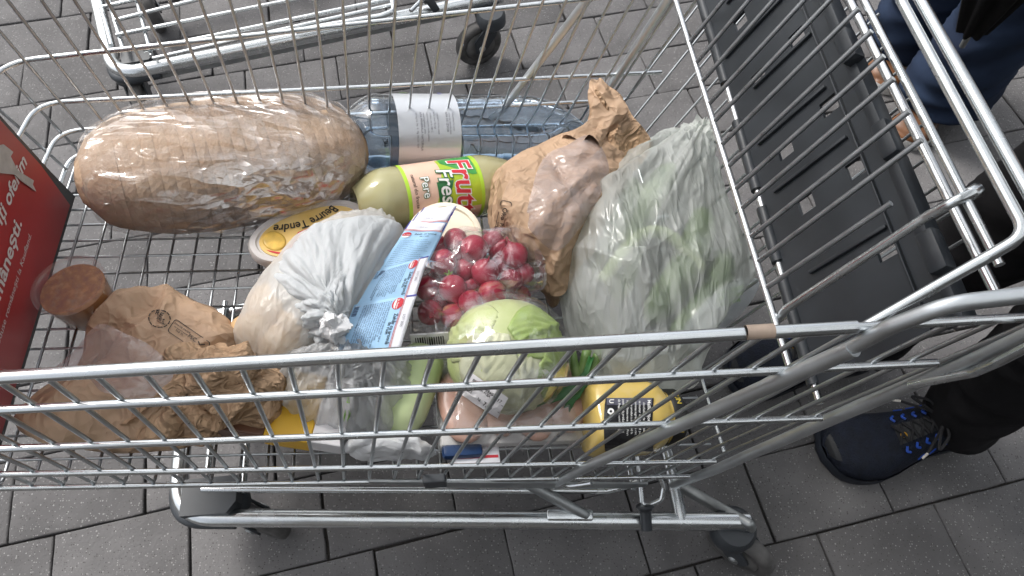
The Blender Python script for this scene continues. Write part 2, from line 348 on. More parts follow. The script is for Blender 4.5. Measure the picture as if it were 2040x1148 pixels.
# extra short wires at the rear of the near side that end on the rear post
# floor wires along the trolley
for k in range(1, 18):
    t = k/18.0
    a = n0+(n1-n0)*0; A = ext(n0, n1, -.645); B = ext(n0, n1, .33); C = farbot(-.705); D = farbot(.26)
    p, q = A+(C-A)*t, B+(D-B)*t
    p[2] = zfloor(p[0], p[1])-.0045; q[2] = zfloor(q[0], q[1])-.0045
    v, f = tube([p, q], .0019, 6); autosmooth(obj('wire', v, f, 'wire', cart), 60)
# front wires
for k in range(1, 14):
    t = k/14.0; p = ext(n0, n1, -.65)*(1-t)+farbot(-.71)*t; q = tf*(1-t)+topf*t
    v, f = tube([p, q], wid, 6); autosmooth(obj('wire', v, f, 'wire', cart), 60)
# rear posts with clear sleeves
def post(pts, r, sl=None):
    o = tubeo('rear_post', pts, r, 'satin', cart, 16, .03)
    if sl: g = G(); v, f = tube(sl, r*1.12, 12, caps=False); v = [p+np.array([0, 0, -.0004]) for p in v]; g.add(v, f); g.build('clear_sleeve', 'sleeve', o)
p0, p1, p2 = near(1328, 972, .004), near(1424, 936, .004), near(1900, 728, .004)
post([p0, p1, p2, near(2120, 632, .004)], .0072, [p1, p1+(p2-p1)*.35, p2])
q0, q1, q2 = near(1108, 962, .004), near(1700, 694, .010), near(1775, 650, .008)
post([q0, near(1180, 925, .012), q1], .0068)
post([q1-unit(q1-q0)*.02, q2, near(1890, 606, .008), near(2130, 578, .008)], .0056)
# far posts, seen through the far side
fz = lambda x, z: on_far_z(x, z)
fa, fb = far(1030, 181, -.008), far(1166, 5, -.008)
tubeo('rear_post', [fa+(fa-fb)*.55, fa, fb, fb+(fb-fa)*.3], .0066, 'satin', cart, 12)
ga, gb = far(1216, 172, -.004), far(1330, 0, -.004)
o = tubeo('rear_post', [ga+(ga-gb)*.7, ga, gb, gb+(gb-ga)*.3], .0068, 'satin', cart, 12)
gs = ga+(gb-ga)*.44
v, f = tube([gs, gb+(gb-ga)*.2], .0092, 12, caps=False); obj('clear_sleeve', v, f, 'sleeve', o)
# side plate, clip, loop, struts
pl0, pl1 = near(735, 957, .006), near(1290, 962, .006)
dz = np.array([0, 0, 1.0]); h = .030
poly = [pl0+dz*.004, pl1+dz*.004, pl1-dz*h*.5, pl1-(pl1-pl0)*.08-dz*h, pl0+(pl1-pl0)*.25-dz*h, pl0-dz*.004]
nn = NN*.003
v = [p for p in poly]+[p+nn for p in poly]; k = len(poly)
f = [tuple(range(k))[::-1], tuple(range(k, 2*k))]+[(i, (i+1) % k, (i+1) % k+k, i+k) for i in range(k)]
obj('side_plate', v, f, 'dull', cart, smooth=False)
cp = near(865, 955, .010); v, f = box(.030, .012, .034, .002); obj('rail_clip', xf(v, frame(cp-dz*.010, DN, z=dz)), f, 'bumper', cart, smooth=False)
lp = [near(1112, 960, .004), near(1130, 969, .010), near(1178, 962, .010)]
tubeo('post_loop', lp, .0045, 'zinc', cart, 10, .012)
ZC = .15
def strut(a, b):
    d = unit(b-a); v, f = box(np.linalg.norm(b-a)+.02, .016, .026, .006); obj('strut', xf(v, frame((a+b)/2, d, z=dz)), f, 'dull', cart)
strut(near(1060, 968, -.004), at(1160, 1024, ZC+.012)); strut(near(1350, 965, -.010), at(1492, 1046, ZC+.012))
# chassis: one bent tube, tapering to the front
cr, cf = at(1492, 1040, ZC), at(352, 1031, ZC); cfr = at(383, 640, ZC); crr = np.array([cr[0]-.07, .79, ZC])
chs = tubeo('chassis', [cr, cf, cfr, crr], .0148, 'zinc', cart, 16, .07, nf=8)
v, f = box(.075, .018, .016, .003); w = at(1135, 1027, ZC+.012); obj('weld_saddle', xf(v, frame(w, cr-cf, z=dz)), f, 'zinc', cart)
tubeo('chassis_crossbar', [cr+(cf-cr)*.12+dz*.005, cr+(cf-cr)*.12+LAT*.55+dz*.005], .011, 'zinc', cart, 12)
def caster(root, loc, yaw, r=.062, tilt=0.0):
    A = frame(np.array([loc[0], loc[1], 0]), [math.cos(yaw), math.sin(yaw), 0], z=[0, 0, 1])
    g = G()
    v, f = lathe([(.0, .148), (.030, .147), (.037, .138), (.038, .118), (.031, .110), (.0, .108)], 22); g.add(xf(np.array(v), A), f)
    for s in (-1, 1):
        out = [(-.010, .118), (.030, .116), (.056, .085), (.052, .052), (.036, .046), (.020, .058), (-.004, .090)]
        v, f = prism(out, .004); v = np.array(v)[:, [0, 2, 1]]; v[:, 1] += s*.021-.002; g.add(xf(v, A), f)
    body = g.build('caster', 'bumper', root)
    v, f = lathe([(.010, -.017), (r*.62, -.017), (r*.66, -.009), (r*.66, .009), (r*.62, .017), (.010, .017)], 26, 'y'); v = np.array(v)+[.036, 0, r]
    obj('wheel_rim', xf(v, A), f, 'rim', body)
    v, f = lathe([(r*.66, -.012), (r*.84, -.015), (r*.95, -.012), (r, -.005), (r, .005), (r*.95, .012), (r*.84, .015), (r*.66, .012)], 30, 'y', caps=False); v = np.array(v)+[.036, 0, r]
    autosmooth(obj('tyre', xf(v, A), f, 'tyre', body), 60)
    v, f = lathe([(.0, -.026), (.009, -.026), (.009, .026), (0, .026)], 12, 'y'); obj('axle', xf(np.array(v)+[.036, 0, r], A), f, 'dull', body)
    return body
caster(cart, at(1450, 1060, .10), rad(-38)); caster(cart, at(455, 1005, .12), rad(-22)); caster(cart, crr+[.0, -.02, 0], rad(-30)); caster(cart, cfr+[.06, -.02, 0], rad(-20))
# corner bumpers of the chassis
def corner_bumper(root, c, prev, nxt, r=.07):
    pts = fillet([c+unit(prev-c)*.10, c, c+unit(nxt-c)*.10], r, 10)
    d1, d2 = unit(prev-c), unit(nxt-c); outw = unit(-(d1+d2))
    v, f = tube([p+outw*.006-dz*.006 for p in pts], .0125, 12); autosmooth(obj('corner_bumper', v, f, 'bumper', root), 50)
corner_bumper(cart, cf, cr, cfr); corner_bumper(cart, cfr, cf, crr)
bb = at(420, 992, ZC+.012); v, f = prism([(-.042, -.028), (.032, -.030), (.046, -.012), (.046, .030), (-.042, .030)], .05, -.035); autosmooth(obj('caster_housing', xf(v, frame(bb, AX, z=dz)), f, 'bumper', cart), 30)
# lower rack
zr = .175
rk = [at(402, 975, zr), at(1210, 978, zr), at(1252, 968, zr+.01), at(1300, 950, zr+.03)]
tubeo('rack_rail', rk, .0052, 'zinc', cart, 10, .01)
for px, py in ((411, 944), (484, 960), (1262, 955)):
    a = at(px, py+(22 if px > 410 else 0), zr-.006); tubeo('rack_rod', [a, a+LAT*.34], .0052, 'zinc', cart, 8)
hk = [at(1282, 960, .20), at(1290, 1004, .18)]; tubeo('hook', [at(1268, 900, .22), at(1279, 1004, .185), at(1290, 1008, .185), at(1318, 995, .19), at(1322, 970, .2), at(1314, 952, .21)], .0042, 'zinc', cart, 8, .012)
g = G(); hp = at(1285, 1006, .19); hd = unit(at(1288, 1049, .175)-hp)
v, f = lathe([(.0, 0), (.0135, 0), (.015, .003), (.0125, .008), (.0095, .010), (.0085, .040), (.0, .041)], 18); g.add(xf(np.array(v), frame(hp, np.cross(hd, [1, 0, 0]), z=hd)), f); g.build('plug', 'plastic', cart)
# ------------------------------------------------------------------ rear gate and child seat
ZR = .70
rod0, rod1 = at(1576, 742, ZR+.005), at(1338, -25, ZR)
GD = np.array([.4425, .0699, 1.0])             # slope of the seat wires
rdir = unit(rod1-rod0)
gate = tubeo('seat_grid', [rod0, rod1+rdir*.06], .0036, 'chrome', cart, 12)
g1a, g1b = at(1700, -40, .885), at(1992, 528, .885)
tubeo('seat_bar', [g1a, g1b], .0037, 'zinc', gate, 12)
NG = np.cross(rdir, GD)
def seat(px, py, off=0.0): return on_plane(px, py, rod0, NG, off)
wires = [((1376, 82), (1443, 0)), ((1389, 123), (1487, 0)), ((1401, 160), (1537, 0)), ((1416, 203), (1640, -40)), ((1427, 238), (1690, -32)), ((1441, 285), (1716, 0)), ((1456, 327), (1764, 97)), ((1470, 372), (1790, 150)), ((1481, 412), (1813, 206)), ((1498, 470), (1845, 264)), ((1512, 520), (1876, 326))]
for (ax, ay), (bx, by) in wires:
    a = seat(ax, ay); lim = 0
    b = a+GD*.1775
    v, f = tube([a-GD*.004, b], .0027, 8); autosmooth(obj('seat_wire', v, f, 'wire', gate), 60)
a = seat(1530, 571); tubeo('seat_wire', [a, seat(1775, 405)], .0027, 'wire', gate, 8)
tubeo('seat_arm', [at(1549, 636, .70), at(1566, 616, .715), at(1845, 432, .86), at(1900, 402, .885), at(1940, 383, .89)], .0042, 'zinc', gate, 12, .02)
v, f = lathe([(.0, 0), (.005, 0), (.0055, .001), (.0055, .010), (.005, .011), (.0, .011)], 14); obj('pivot_pin', xf(np.array(v), frame(at(1931, 388, .888), [0, 0, 1], z=unit(at(1942, 380, .888)-at(1925, 391, .888)))), f, 'zinc', gate)
tubeo('gate_tube', [at(1672, -40, .84), at(1992, 598, .84)], .0046, 'chrome', cart, 14)
# outer frame: bent tube and its straight partner
tubeo('seat_frame', [near(1725, 650, -.008), at(1968, 512, .91), at(2046, 466, .93), at(1800, 10, .93), at(1770, -60, .93)], .0043, 'zinc', cart, 14, .028)
tubeo('seat_frame', [at(2075, 430, .935), at(1836, 5, .935), at(1800, -60, .935)], .0045, 'zinc', cart, 14)
# rear gate behind the seat
gb = lambda s: (1235+165*s, 215+545*s)           # foot of the rear gate, in the photograph
gt = tubeo('rear_gate', [at(*gb(-.05), .196), at(*gb(1.27), .205)], .0036, 'zinc', cart, 10)
for k in range(15):
    s = .0+1.04*k/14; b = gb(s); ex_ = 1625+285*s; m_ = (b[1]-1433)/(b[0]-304)
    tubeo('gate_wire', [at(*b, .20), at(ex_, b[1]+m_*(ex_-b[0]), .615)], .0024, 'wire', gt, 7)
# lower wire loop on the right
tubeo('carry_hook', [near(1815, 766, .006), near(1940, 742, .016), near(1990, 720, .02), near(2090, 668, .02)], .0042, 'zinc', cart, 10, .02)
# child seat flap
FA, FB, FC, FD = at(1389, -40, .615), at(1628, 770, .615), at(1925, 610, .775), at(1630, -40, .775)
fu = unit(FA-FB); fo = FB; fn_ = unit(np.cross(fu, FC-FB)); fv = np.cross(fn_, fu)
if fn_[2] < 0: fn_ = -fn_
def flp(px, py):
    p = on_plane(px, py, FB, fn_); d = p-fo; return d@fu, d@fv
LU = np.linalg.norm(FA-FB); LV = abs((FC-FB)@fv); sv = 1 if (FC-FB)@fv > 0 else -1
FMX = np.eye(4); FMX[:3, 0], FMX[:3, 1], FMX[:3, 2], FMX[:3, 3] = fu, fv*sv, fn_, fo
def holegrid(U, V, holes, t, z0=0):
    us = sorted(set([0, U]+[a for h in holes for a in h[:2]])); vs = sorted(set([0, V]+[a for h in holes for a in h[2:]]))
    g = G(); nu, nv = len(us), len(vs)
    solid = lambda i, j: 0 <= i < nu-1 and 0 <= j < nv-1 and not any(h[0] < (us[i]+us[i+1])/2 < h[1] and h[2] < (vs[j]+vs[j+1])/2 < h[3] for h in holes)
    for i in range(nu-1):
        for j in range(nv-1):
            if not solid(i, j): continue
            a, b, c, d = us[i], us[i+1], vs[j], vs[j+1]
            g.add([(a, c, z0+t), (b, c, z0+t), (b, d, z0+t), (a, d, z0+t)], [(0, 1, 2, 3)]); g.add([(a, c, z0), (b, c, z0), (b, d, z0), (a, d, z0)], [(3, 2, 1, 0)])
            for (di, dj, p, q) in ((-1, 0, (a, d), (a, c)), (1, 0, (b, c), (b, d)), (0, -1, (a, c), (b, c)), (0, 1, (b, d), (a, d))):
                if not solid(i+di, j+dj): g.add([(p[0], p[1], z0), (q[0], q[1], z0), (q[0], q[1], z0+t), (p[0], p[1], z0+t)], [(0, 1, 2, 3)])
    return g
holes = []
for hx, hy in ((1480, 45), (1517, 158), (1570, 300), (1612, 408), (1593, 78), (1658, 213), (1711, 338), (1772, 498)):
    u, v_ = flp(hx, hy); v_ *= sv; holes.append((u-.0105, u+.0105, v_-.011, v_+.011))
g = holegrid(LU, LV*.93, holes, .005)
g.v = [tuple(p) for p in xf(np.array(g.v), FMX)]
flap = g.build('seat_flap', 'plastic', cart, smooth=False)
def slab(u0, u1, v0, v1, z0, z1, name='flap_rib', bev=.0012, mat='plastic'):
    v, f = box(abs(u1-u0), abs(v1-v0), z1-z0, bev, ((u0+u1)/2, (v0+v1)/2, (z0+z1)/2)); autosmooth(obj(name, xf(v, FMX), f, mat, flap), 40)
slab(0.0, LU, LV*.80, LV*.815, .004, .010); slab(0, LU, LV*.93, LV*1.0, -.012, .012); slab(0, LU, LV*.86, LV*.93, -.004, .0035)
for px, py, px2, py2 in ((1452, 118, 1600, -30), (1509, 178, 1700, 20), (1550, 385, 1690, 262), (1622, 545, 1775, 440), (1455, 10, 1520, -40), (1518, 290, 1640, 170)):
    u, v1 = flp(px, py); u2, v2 = flp(px2, py2); slab(u-.0022, u+.0022, v1*sv, min(LV*.79, v1*sv+LV*.62), .004, .0095)
for k in range(5):                             # hooks along the upper edge
    u = LU*(.10+.2*k); slab(u-.022, u+.022, LV*.95, LV*1.06, .006, .024, 'flap_hook', .004)
# hinge rod with sleeves along the lower edge
h0, h1 = FA+fn_*.004+fu*.02, FB+fn_*.004-fu*.02
rodh = tubeo('hinge_rod', [h0, h1], .0042, 'chrome', cart, 12)
for a, b in ((.03, .22), (.25, .36), (.40, .56), (.66, .90)):
    p, q = h1+(h0-h1)*a, h1+(h0-h1)*b; v, f = tube([p, q], .0078, 14); autosmooth(obj('hinge_sleeve', v, f, 'plastic', rodh), 50)
# ------------------------------------------------------------------ advertising board inside the front
ba0, ba1 = fl(150, 392, .002), fl(20, 830, .002)
bup = unit(LF*np.array([1.25, .25, 1.0])); bd = unit(ba1-ba0)
MAT['red'] = M('red_print', (0.40, 0.020, 0.022), 0.45, var=0.12, vscale=4); MAT['frame_black'] = M('black_frame', (0.015, 0.016, 0.018), 0.5, var=.1)
MAT['white_ink'] = M('white_ink', (0.78, 0.74, 0.73), 0.6); MAT['sticker'] = M('torn_paper', (0.55, 0.52, 0.49), 0.8, var=.15, vscale=60, bump=.3, bscale=90)
bn = unit(np.cross(bd, bup)); bn = bn if bn[0] > 0 else -bn
BX = np.eye(4); BX[:3, 0], BX[:3, 1], BX[:3, 2], BX[:3, 3] = -bd, unit(bup-bd*(bup@bd)), bn, ba1
BW = np.linalg.norm(ba1-ba0)
def on_board(px, py):
    p = on_plane(px, py, ba1, bn, .004); d = p-ba1; return d@BX[:3, 0], d@BX[:3, 1]
cut = .035
def boardpoly(i, b): return [(i, b), (BW-i-cut, b), (BW-i, b+cut), (BW-i, .40), (i, .40)]
cx0, cy0 = on_board(108, 343); c1x, c1y = on_board(0, 222)
board = empty('advertising_board', ba1, 'red advertising board in a black frame with white lettering inside the trolley front', 'board')
topx, topy = c1x+(c1x-cx0)*2.2, c1y+(c1y-cy0)*2.2
bpl = [(-.05, 0), (BW, 0), (cx0, cy0), (topx, topy), (-.05, topy)]
v, f = prism(bpl, .006, -.006); obj('frame', xf(v, BX), f, 'frame_black', board, smooth=False)
i0x, i0y = on_board(128, 372); i1x, i1y = on_board(86, 330)
rpl = [(-.05, .012), (i0x, .012), (i1x, i1y), (topx-.003, topy), (-.05, topy)]
v, f = prism(rpl, .0015, 0.0); obj('red_panel', xf(v, BX), f, 'red', board, smooth=False)
def board_text(s, px, py, px2, py2, bold, name):
    x0, y0 = on_board(px, py); x1, y1 = on_board(px2, py2); v, f = text_mesh(s, 1.0, bold)
    L_ = math.hypot(x1-x0, y1-y0); w = v[:, 0].max()-v[:, 0].min(); s_ = L_/w; a = math.atan2(y1-y0, x1-x0)
    v = (v-[v[:, 0].min(), 0, 0])*s_; c, sn = math.cos(a), math.sin(a)
    q = np.stack([x0+c*v[:, 0]-sn*v[:, 1], y0+sn*v[:, 0]+c*v[:, 1], np.full(len(v), .0022)], 1)
    obj(name, xf(q, BX), f, 'white_ink', board, smooth=False)
board_text('produse românești la Kaufland.', -3, 706, 66, 470, 0.0, 'small_lettering')
board_text('românești.', -9, 645, 47, 446, .022, 'lettering')
board_text('Aici, îți oferim', -26, 532, 57, 326, .022, 'lettering')
tx, ty = on_board(-10, 345)
pp = [on_board(*q) for q in ((-30, 300), (8, 288), (27, 303), (22, 312), (36, 340), (68, 360), (66, 368), (73, 382), (45, 362), (30, 348), (0, 345), (-30, 345))]
v, f = prism(pp, .0012, .0026); obj('torn_sticker', xf(v, BX), f, 'sticker', board, smooth=False)
# ------------------------------------------------------------------ the second trolley
c2 = empty('shopping_cart', (-.1, 1.5, 0), 'empty wire shopping trolley whose lower frame and wheels stand behind', 'shopping cart', 'shopping trolleys on the pavers')
c2['label'] = 'second shopping trolley with grey wheels behind the loaded one, only its lower frame showing'
Z2 = .155
kf, kr = at(228, 152, Z2), at(985, -4, Z2); kf2 = at(180, -60, Z2); kd = unit(kr-kf)
kr2 = kr+np.array([-.02, .5, 0])
tubeo('chassis', [kr+kd*.02, kf, kf2, kr2], .0165, 'zinc', c2, 16, .075, nf=8)
corner_bumper(c2, kf-dz*.008, kr-dz*.008, kf2-dz*.008)
v, f = box(np.linalg.norm(kr-kf)-.10, .005, .034, .002); obj('side_plate', xf(v, frame((kr+kf)/2-dz*.016, kd, z=dz)), f, 'dull', c2, smooth=False)
bb = at(272, 116, Z2+.004); k2 = unit(kf2-kf); v, f = prism([(-.030, -.022), (.030, -.024), (.040, -.010), (.040, .026), (-.030, .026)], .045, -.035); autosmooth(obj('caster_housing', xf(v, frame(bb, kd, z=dz)), f, 'bumper', c2), 30)
caster(c2, at(262, 150, .12)+[0, .0, 0], rad(-70)); caster(c2, at(978, 42, .12), rad(205))
caster(c2, kf2+[.1, 0, 0], rad(-60)); caster(c2, kr2+[-.05, 0, 0], rad(-60))
zt = .20
for a, b in (((305, 117), (790, 8)), ((232, 70), (620, -8)), ((228, 41), (450, -15)), ((205, 14), (300, -8)), ((286, 100), (835, -14))):
    p, q = at(*a, zt), at(*b, zt); tubeo('rack_rod', [p, q], .005, 'zinc', c2, 8)
for a, b in (((222, 17), (246, 100)), ((273, 3), (302, 112)), ((200, 8), (222, 90))):
    p, q = at(*a, zt-.009), at(*b, zt-.009); tubeo('rack_rod', [p+(p-q)*.6, q], .005, 'zinc', c2, 8)
tubeo('rack_loop', [at(590, 62, zt), at(760, 32, zt), at(786, 22, zt), at(778, -12, zt)], .007, 'zinc', c2, 10, .02)
tubeo('rack_brace', [at(818, 22, zt), at(850, -10, zt)], .005, 'zinc', c2, 8)
hp = at(858, 4, .2); hd = unit(at(870, 22, .19)-hp); v, f = lathe([(.0, 0), (.014, 0), (.016, .004), (.010, .010), (.009, .036), (.0, .037)], 18); obj('plug', xf(np.array(v), frame(hp-hd*.01, np.cross(hd, [1, 0, 0]), z=hd)), f, 'plastic', c2)
# its basket, above and behind, out of the picture
for z, gr in ((.42, 0), (.56, .02), (.70, .04), (.86, .06)):
    b0, b1, b2, b3 = kr+[.05, .03-gr, z-Z2], kf+[-.06, .10-gr, z-Z2], kf+[-.06, .55+gr, z-Z2], kr+[.05, .62+gr, z-Z2]
    tubeo('rail', [b0, b1, b2, b3], .0045, 'zinc', c2, 8, .05)
for k in range(20):
    t = (k+.5)/20; lo = (kf+[-.06, .10, .42-Z2])*(1-t)+(kr+[.05, .03, .42-Z2])*t; hi = lo+[.05, -.06, .44]; lo2 = lo+[0, .48+.1*t, 0]; hi2 = lo2+[.05, .06, .44]
    v, f = tube([hi, lo, lo2, hi2], .0025, 6, .012, nf=3); autosmooth(obj('wire', v, f, 'wire', c2), 60)
# ------------------------------------------------------------------ materials of the groceries
def film(name, tint=(1, 1, 1), gloss=0.16, rough=0.08, scale=60.0, bump=0.8, dist=0.004, stretch=(1, 1, 1), detail=2.0, haze=0.0, haze_col=(.8, .8, .8), frk=.7, patch=14.0, pmin=.3, cap=.55, fold=False, fpow=3.0):
    m = bpy.data.materials.new(name); m.use_nodes = True; n, l = nodes_of(m); n.clear()
    out = n.new('ShaderNodeOutputMaterial'); tr = n.new('ShaderNodeBsdfTransparent'); tr.inputs[0].default_value = (*tint, 1)
    gl = n.new('ShaderNodeBsdfGlossy'); gl.inputs['Roughness'].default_value = rough; gl.inputs['Color'].default_value = (1, 1, 1, 1)
    tc = n.new('ShaderNodeTexCoord'); mp = n.new('ShaderNodeMapping'); mp.inputs['Scale'].default_value = stretch; l.new(tc.outputs['Object'], mp.inputs['Vector'])
    ns = n.new('ShaderNodeTexNoise'); ns.inputs['Scale'].default_value = scale*.5; ns.inputs['Detail'].default_value = detail; l.new(mp.outputs[0], ns.inputs['Vector'])
    ma = n.new('ShaderNodeVectorMath'); ma.operation = 'MULTIPLY_ADD'; ma.inputs[1].default_value = (.06, .06, .06); l.new(ns.outputs['Color'], ma.inputs[0]); l.new(mp.outputs[0], ma.inputs[2])
    vo = n.new('ShaderNodeTexVoronoi'); vo.inputs['Scale'].default_value = scale; l.new(ma.outputs[0], vo.inputs['Vector'])
    vo2 = n.new('ShaderNodeTexVoronoi'); vo2.inputs['Scale'].default_value = scale*.37; l.new(ma.outputs[0], vo2.inputs['Vector'])
    ad = n.new('ShaderNodeMath'); ad.operation = 'MULTIPLY_ADD'; ad.inputs[1].default_value = 2.0; l.new(vo2.outputs['Distance'], ad.inputs[0]); l.new(vo.outputs['Distance'], ad.inputs[2])
    hsrc = ad.outputs[0]
    if fold:                                    # soft creases of thin carrier-bag plastic
        acc = None
        for k, (sc_, w_) in enumerate(((scale, 1.0), (scale*2.3, .5), (scale*5.5, .22))):
            q = n.new('ShaderNodeTexNoise'); q.inputs['Scale'].default_value = sc_; q.inputs['Detail'].default_value = 1.0; q.inputs['Distortion'].default_value = .8; l.new(mp.outputs[0], q.inputs['Vector'])
            su = n.new('ShaderNodeMath'); su.operation = 'SUBTRACT'; su.inputs[1].default_value = .5; l.new(q.outputs['Fac'], su.inputs[0]); ab = n.new('ShaderNodeMath'); ab.operation = 'ABSOLUTE'; l.new(su.outputs[0], ab.inputs[0])
            mu = n.new('ShaderNodeMath'); mu.operation = 'MULTIPLY_ADD'; mu.inputs[1].default_value = -w_*2.5; l.new(ab.outputs[0], mu.inputs[0])
            if acc is None: mu.inputs[2].default_value = 0
            else: l.new(acc, mu.inputs[2])
            acc = mu.outputs[0]
        hsrc = acc
    bu = n.new('ShaderNodeBump'); bu.inputs['Strength'].default_value = bump; bu.inputs['Distance'].default_value = dist; l.new(hsrc, bu.inputs['Height']); l.new(bu.outputs[0], gl.inputs['Normal'])
    lw = n.new('ShaderNodeLayerWeight'); lw.inputs['Blend'].default_value = .5; l.new(bu.outputs[0], lw.inputs['Normal']); fr = n.new('ShaderNodeMath'); fr.operation = 'POWER'; fr.inputs[1].default_value = fpow; l.new(lw.outputs['Facing'], fr.inputs[0])
    a1 = n.new('ShaderNodeMath'); a1.operation = 'MULTIPLY_ADD'; a1.inputs[1].default_value = frk; a1.inputs[2].default_value = gloss-.04; l.new(fr.outputs[0], a1.inputs[0])
    pn = n.new('ShaderNodeTexNoise'); pn.inputs['Scale'].default_value = patch; pn.inputs['Detail'].default_value = 3; l.new(mp.outputs[0], pn.inputs['Vector'])
    pr = n.new('ShaderNodeMapRange'); pr.inputs['From Min'].default_value = .38; pr.inputs['From Max'].default_value = .62; pr.inputs['To Min'].default_value = pmin; pr.inputs['To Max'].default_value = 1.0; l.new(pn.outputs['Fac'], pr.inputs['Value'])
    a3 = n.new('ShaderNodeMath'); a3.operation = 'MULTIPLY'; l.new(a1.outputs[0], a3.inputs[0]); l.new(pr.outputs[0], a3.inputs[1])
    a2 = n.new('ShaderNodeMath'); a2.operation = 'MINIMUM'; a2.inputs[1].default_value = cap; a2.use_clamp = True; l.new(a3.outputs[0], a2.inputs[0])
    mx = n.new('ShaderNodeMixShader'); l.new(a2.outputs[0], mx.inputs[0]); l.new(tr.outputs[0], mx.inputs[1]); l.new(gl.outputs[0], mx.inputs[2]); last = mx
    if haze:
        df = n.new('ShaderNodeBsdfDiffuse'); df.inputs[0].default_value = (*haze_col, 1); l.new(bu.outputs[0], df.inputs['Normal']); tl = n.new('ShaderNodeBsdfTranslucent'); tl.inputs[0].default_value = (*haze_col, 1)
        m0 = n.new('ShaderNodeMixShader'); m0.inputs[0].default_value = .35; l.new(df.outputs[0], m0.inputs[1]); l.new(tl.outputs[0], m0.inputs[2])
        m3 = n.new('ShaderNodeMixShader'); m3.inputs[0].default_value = haze; l.new(mx.outputs[0], m3.inputs[1]); l.new(m0.outputs[0], m3.inputs[2]); last = m3
    l.new(last.outputs[0], out.inputs[0]); return m
MAT['film_bread'] = film('bread_film', gloss=.36, rough=.11, scale=30, bump=1.0, dist=.015, stretch=(.45, 1.3, 1.3), haze=.10, haze_col=(.75, .72, .72), frk=.5, patch=5, pmin=.05, cap=.62)
MAT['film_radish'] = film('radish_film', gloss=.40, rough=.06, scale=11, bump=.9, dist=.016, frk=.6, patch=16, pmin=.05, cap=.75, haze=.035)
MAT['film_cabbage'] = film('cabbage_film', frk=.5, patch=18, pmin=.05, gloss=.26, rough=.08, scale=26, bump=.8, dist=.006, haze=.03)
MAT['film_tray'] = film('tray_film', gloss=.15, rough=.10, scale=24, bump=.6, dist=.006, haze=.12)
MAT['bag_white'] = film('white_carrier', fold=True, gloss=.10, rough=.30, scale=11, bump=.5, dist=.010, haze=.90, haze_col=(.66, .69, .71), stretch=(1.3, .5, 1))
MAT['bag_cream'] = film('thin_white_bag', fold=True, gloss=.10, rough=.26, scale=13, bump=.6, dist=.010, haze=.60, haze_col=(.72, .71, .68), stretch=(1.3, .5, 1))
MAT['bag_green'] = film('clear_green_bag', fold=True, tint=(.96, .98, .96), gloss=.13, rough=.22, scale=7, bump=.95, dist=.016, haze=.47, haze_col=(.74, .76, .73), stretch=(1.4, .45, .8))
MAT['bag_grey'] = film('clear_grey_bag', fold=True, tint=(.97, .97, .97), gloss=.14, rough=.22, scale=11, bump=.9, dist=.012, haze=.55, haze_col=(.62, .63, .64), stretch=(1.6, .4, .8))
MAT['window'] = film('bag_window', fold=True, tint=(.96, .93, .92), gloss=.15, rough=.18, scale=9, bump=.8, dist=.010, haze=.30, haze_col=(.70, .65, .65), stretch=(.6, 1, 1))
MAT['crust'] = M('bread_crust', (0.29, 0.175, 0.10), 0.75, var=0, vscale=16, col2=(.48, .36, .255), bump=.6, bscale=150, bdist=.004, detail=8)
MAT['kraft'] = M('kraft_paper', (0.44, 0.295, 0.19), 0.62, var=0.10, vscale=9, bump=.25, bscale=60, bdist=.0015)
MAT['kraft2'] = M('crumpled_kraft', (0.46, 0.30, 0.18), 0.65, var=0.12, vscale=12, bump=.3, bscale=80, bdist=.0015)
def crumple(m, scale, strength, dist):
    n, l = nodes_of(m); b = n['Principled BSDF']; tc = n.new('ShaderNodeTexCoord'); ns = n.new('ShaderNodeTexNoise'); ns.inputs['Scale'].default_value = scale*.6; l.new(tc.outputs['Object'], ns.inputs['Vector'])
    ma = n.new('ShaderNodeVectorMath'); ma.operation = 'MULTIPLY_ADD'; ma.inputs[1].default_value = (.05, .05, .05); l.new(ns.outputs['Color'], ma.inputs[0]); l.new(tc.outputs['Object'], ma.inputs[2])
    acc = None
    for sc_, w_ in ((scale*.8, 1.0), (scale*2.1, .45), (scale*5.0, .2)):   # sharp creases between flat facets
        q = n.new('ShaderNodeTexNoise'); q.inputs['Scale'].default_value = sc_; q.inputs['Detail'].default_value = 0.0; q.inputs['Distortion'].default_value = .5; l.new(ma.outputs[0], q.inputs['Vector'])
        su = n.new('ShaderNodeMath'); su.operation = 'SUBTRACT'; su.inputs[1].default_value = .5; l.new(q.outputs['Fac'], su.inputs[0]); ab = n.new('ShaderNodeMath'); ab.operation = 'ABSOLUTE'; l.new(su.outputs[0], ab.inputs[0])
        ad = n.new('ShaderNodeMath'); ad.operation = 'MULTIPLY_ADD'; ad.inputs[1].default_value = -w_*2.2; l.new(ab.outputs[0], ad.inputs[0])
        if acc is None: ad.inputs[2].default_value = 0
        else: l.new(acc, ad.inputs[2])
        acc = ad.outputs[0]
    bu = n.new('ShaderNodeBump'); bu.inputs['Strength'].default_value = strength; bu.inputs['Distance'].default_value = dist; l.new(ad.outputs[0], bu.inputs['Height'])
    if b.inputs['Normal'].links: l.new(b.inputs['Normal'].links[0].from_socket, bu.inputs['Normal'])
    l.new(bu.outputs[0], b.inputs['Normal'])
crumple(MAT['kraft'], 12, .75, .020); crumple(MAT['kraft2'], 20, 1.0, .020)
MAT['ink'] = M('black_ink', (0.018, 0.016, 0.015), 0.6)
MAT['lid_plastic'] = M('translucent_lid', (0.72, 0.68, 0.66), 0.3, trans=.25, var=.05, vscale=40)
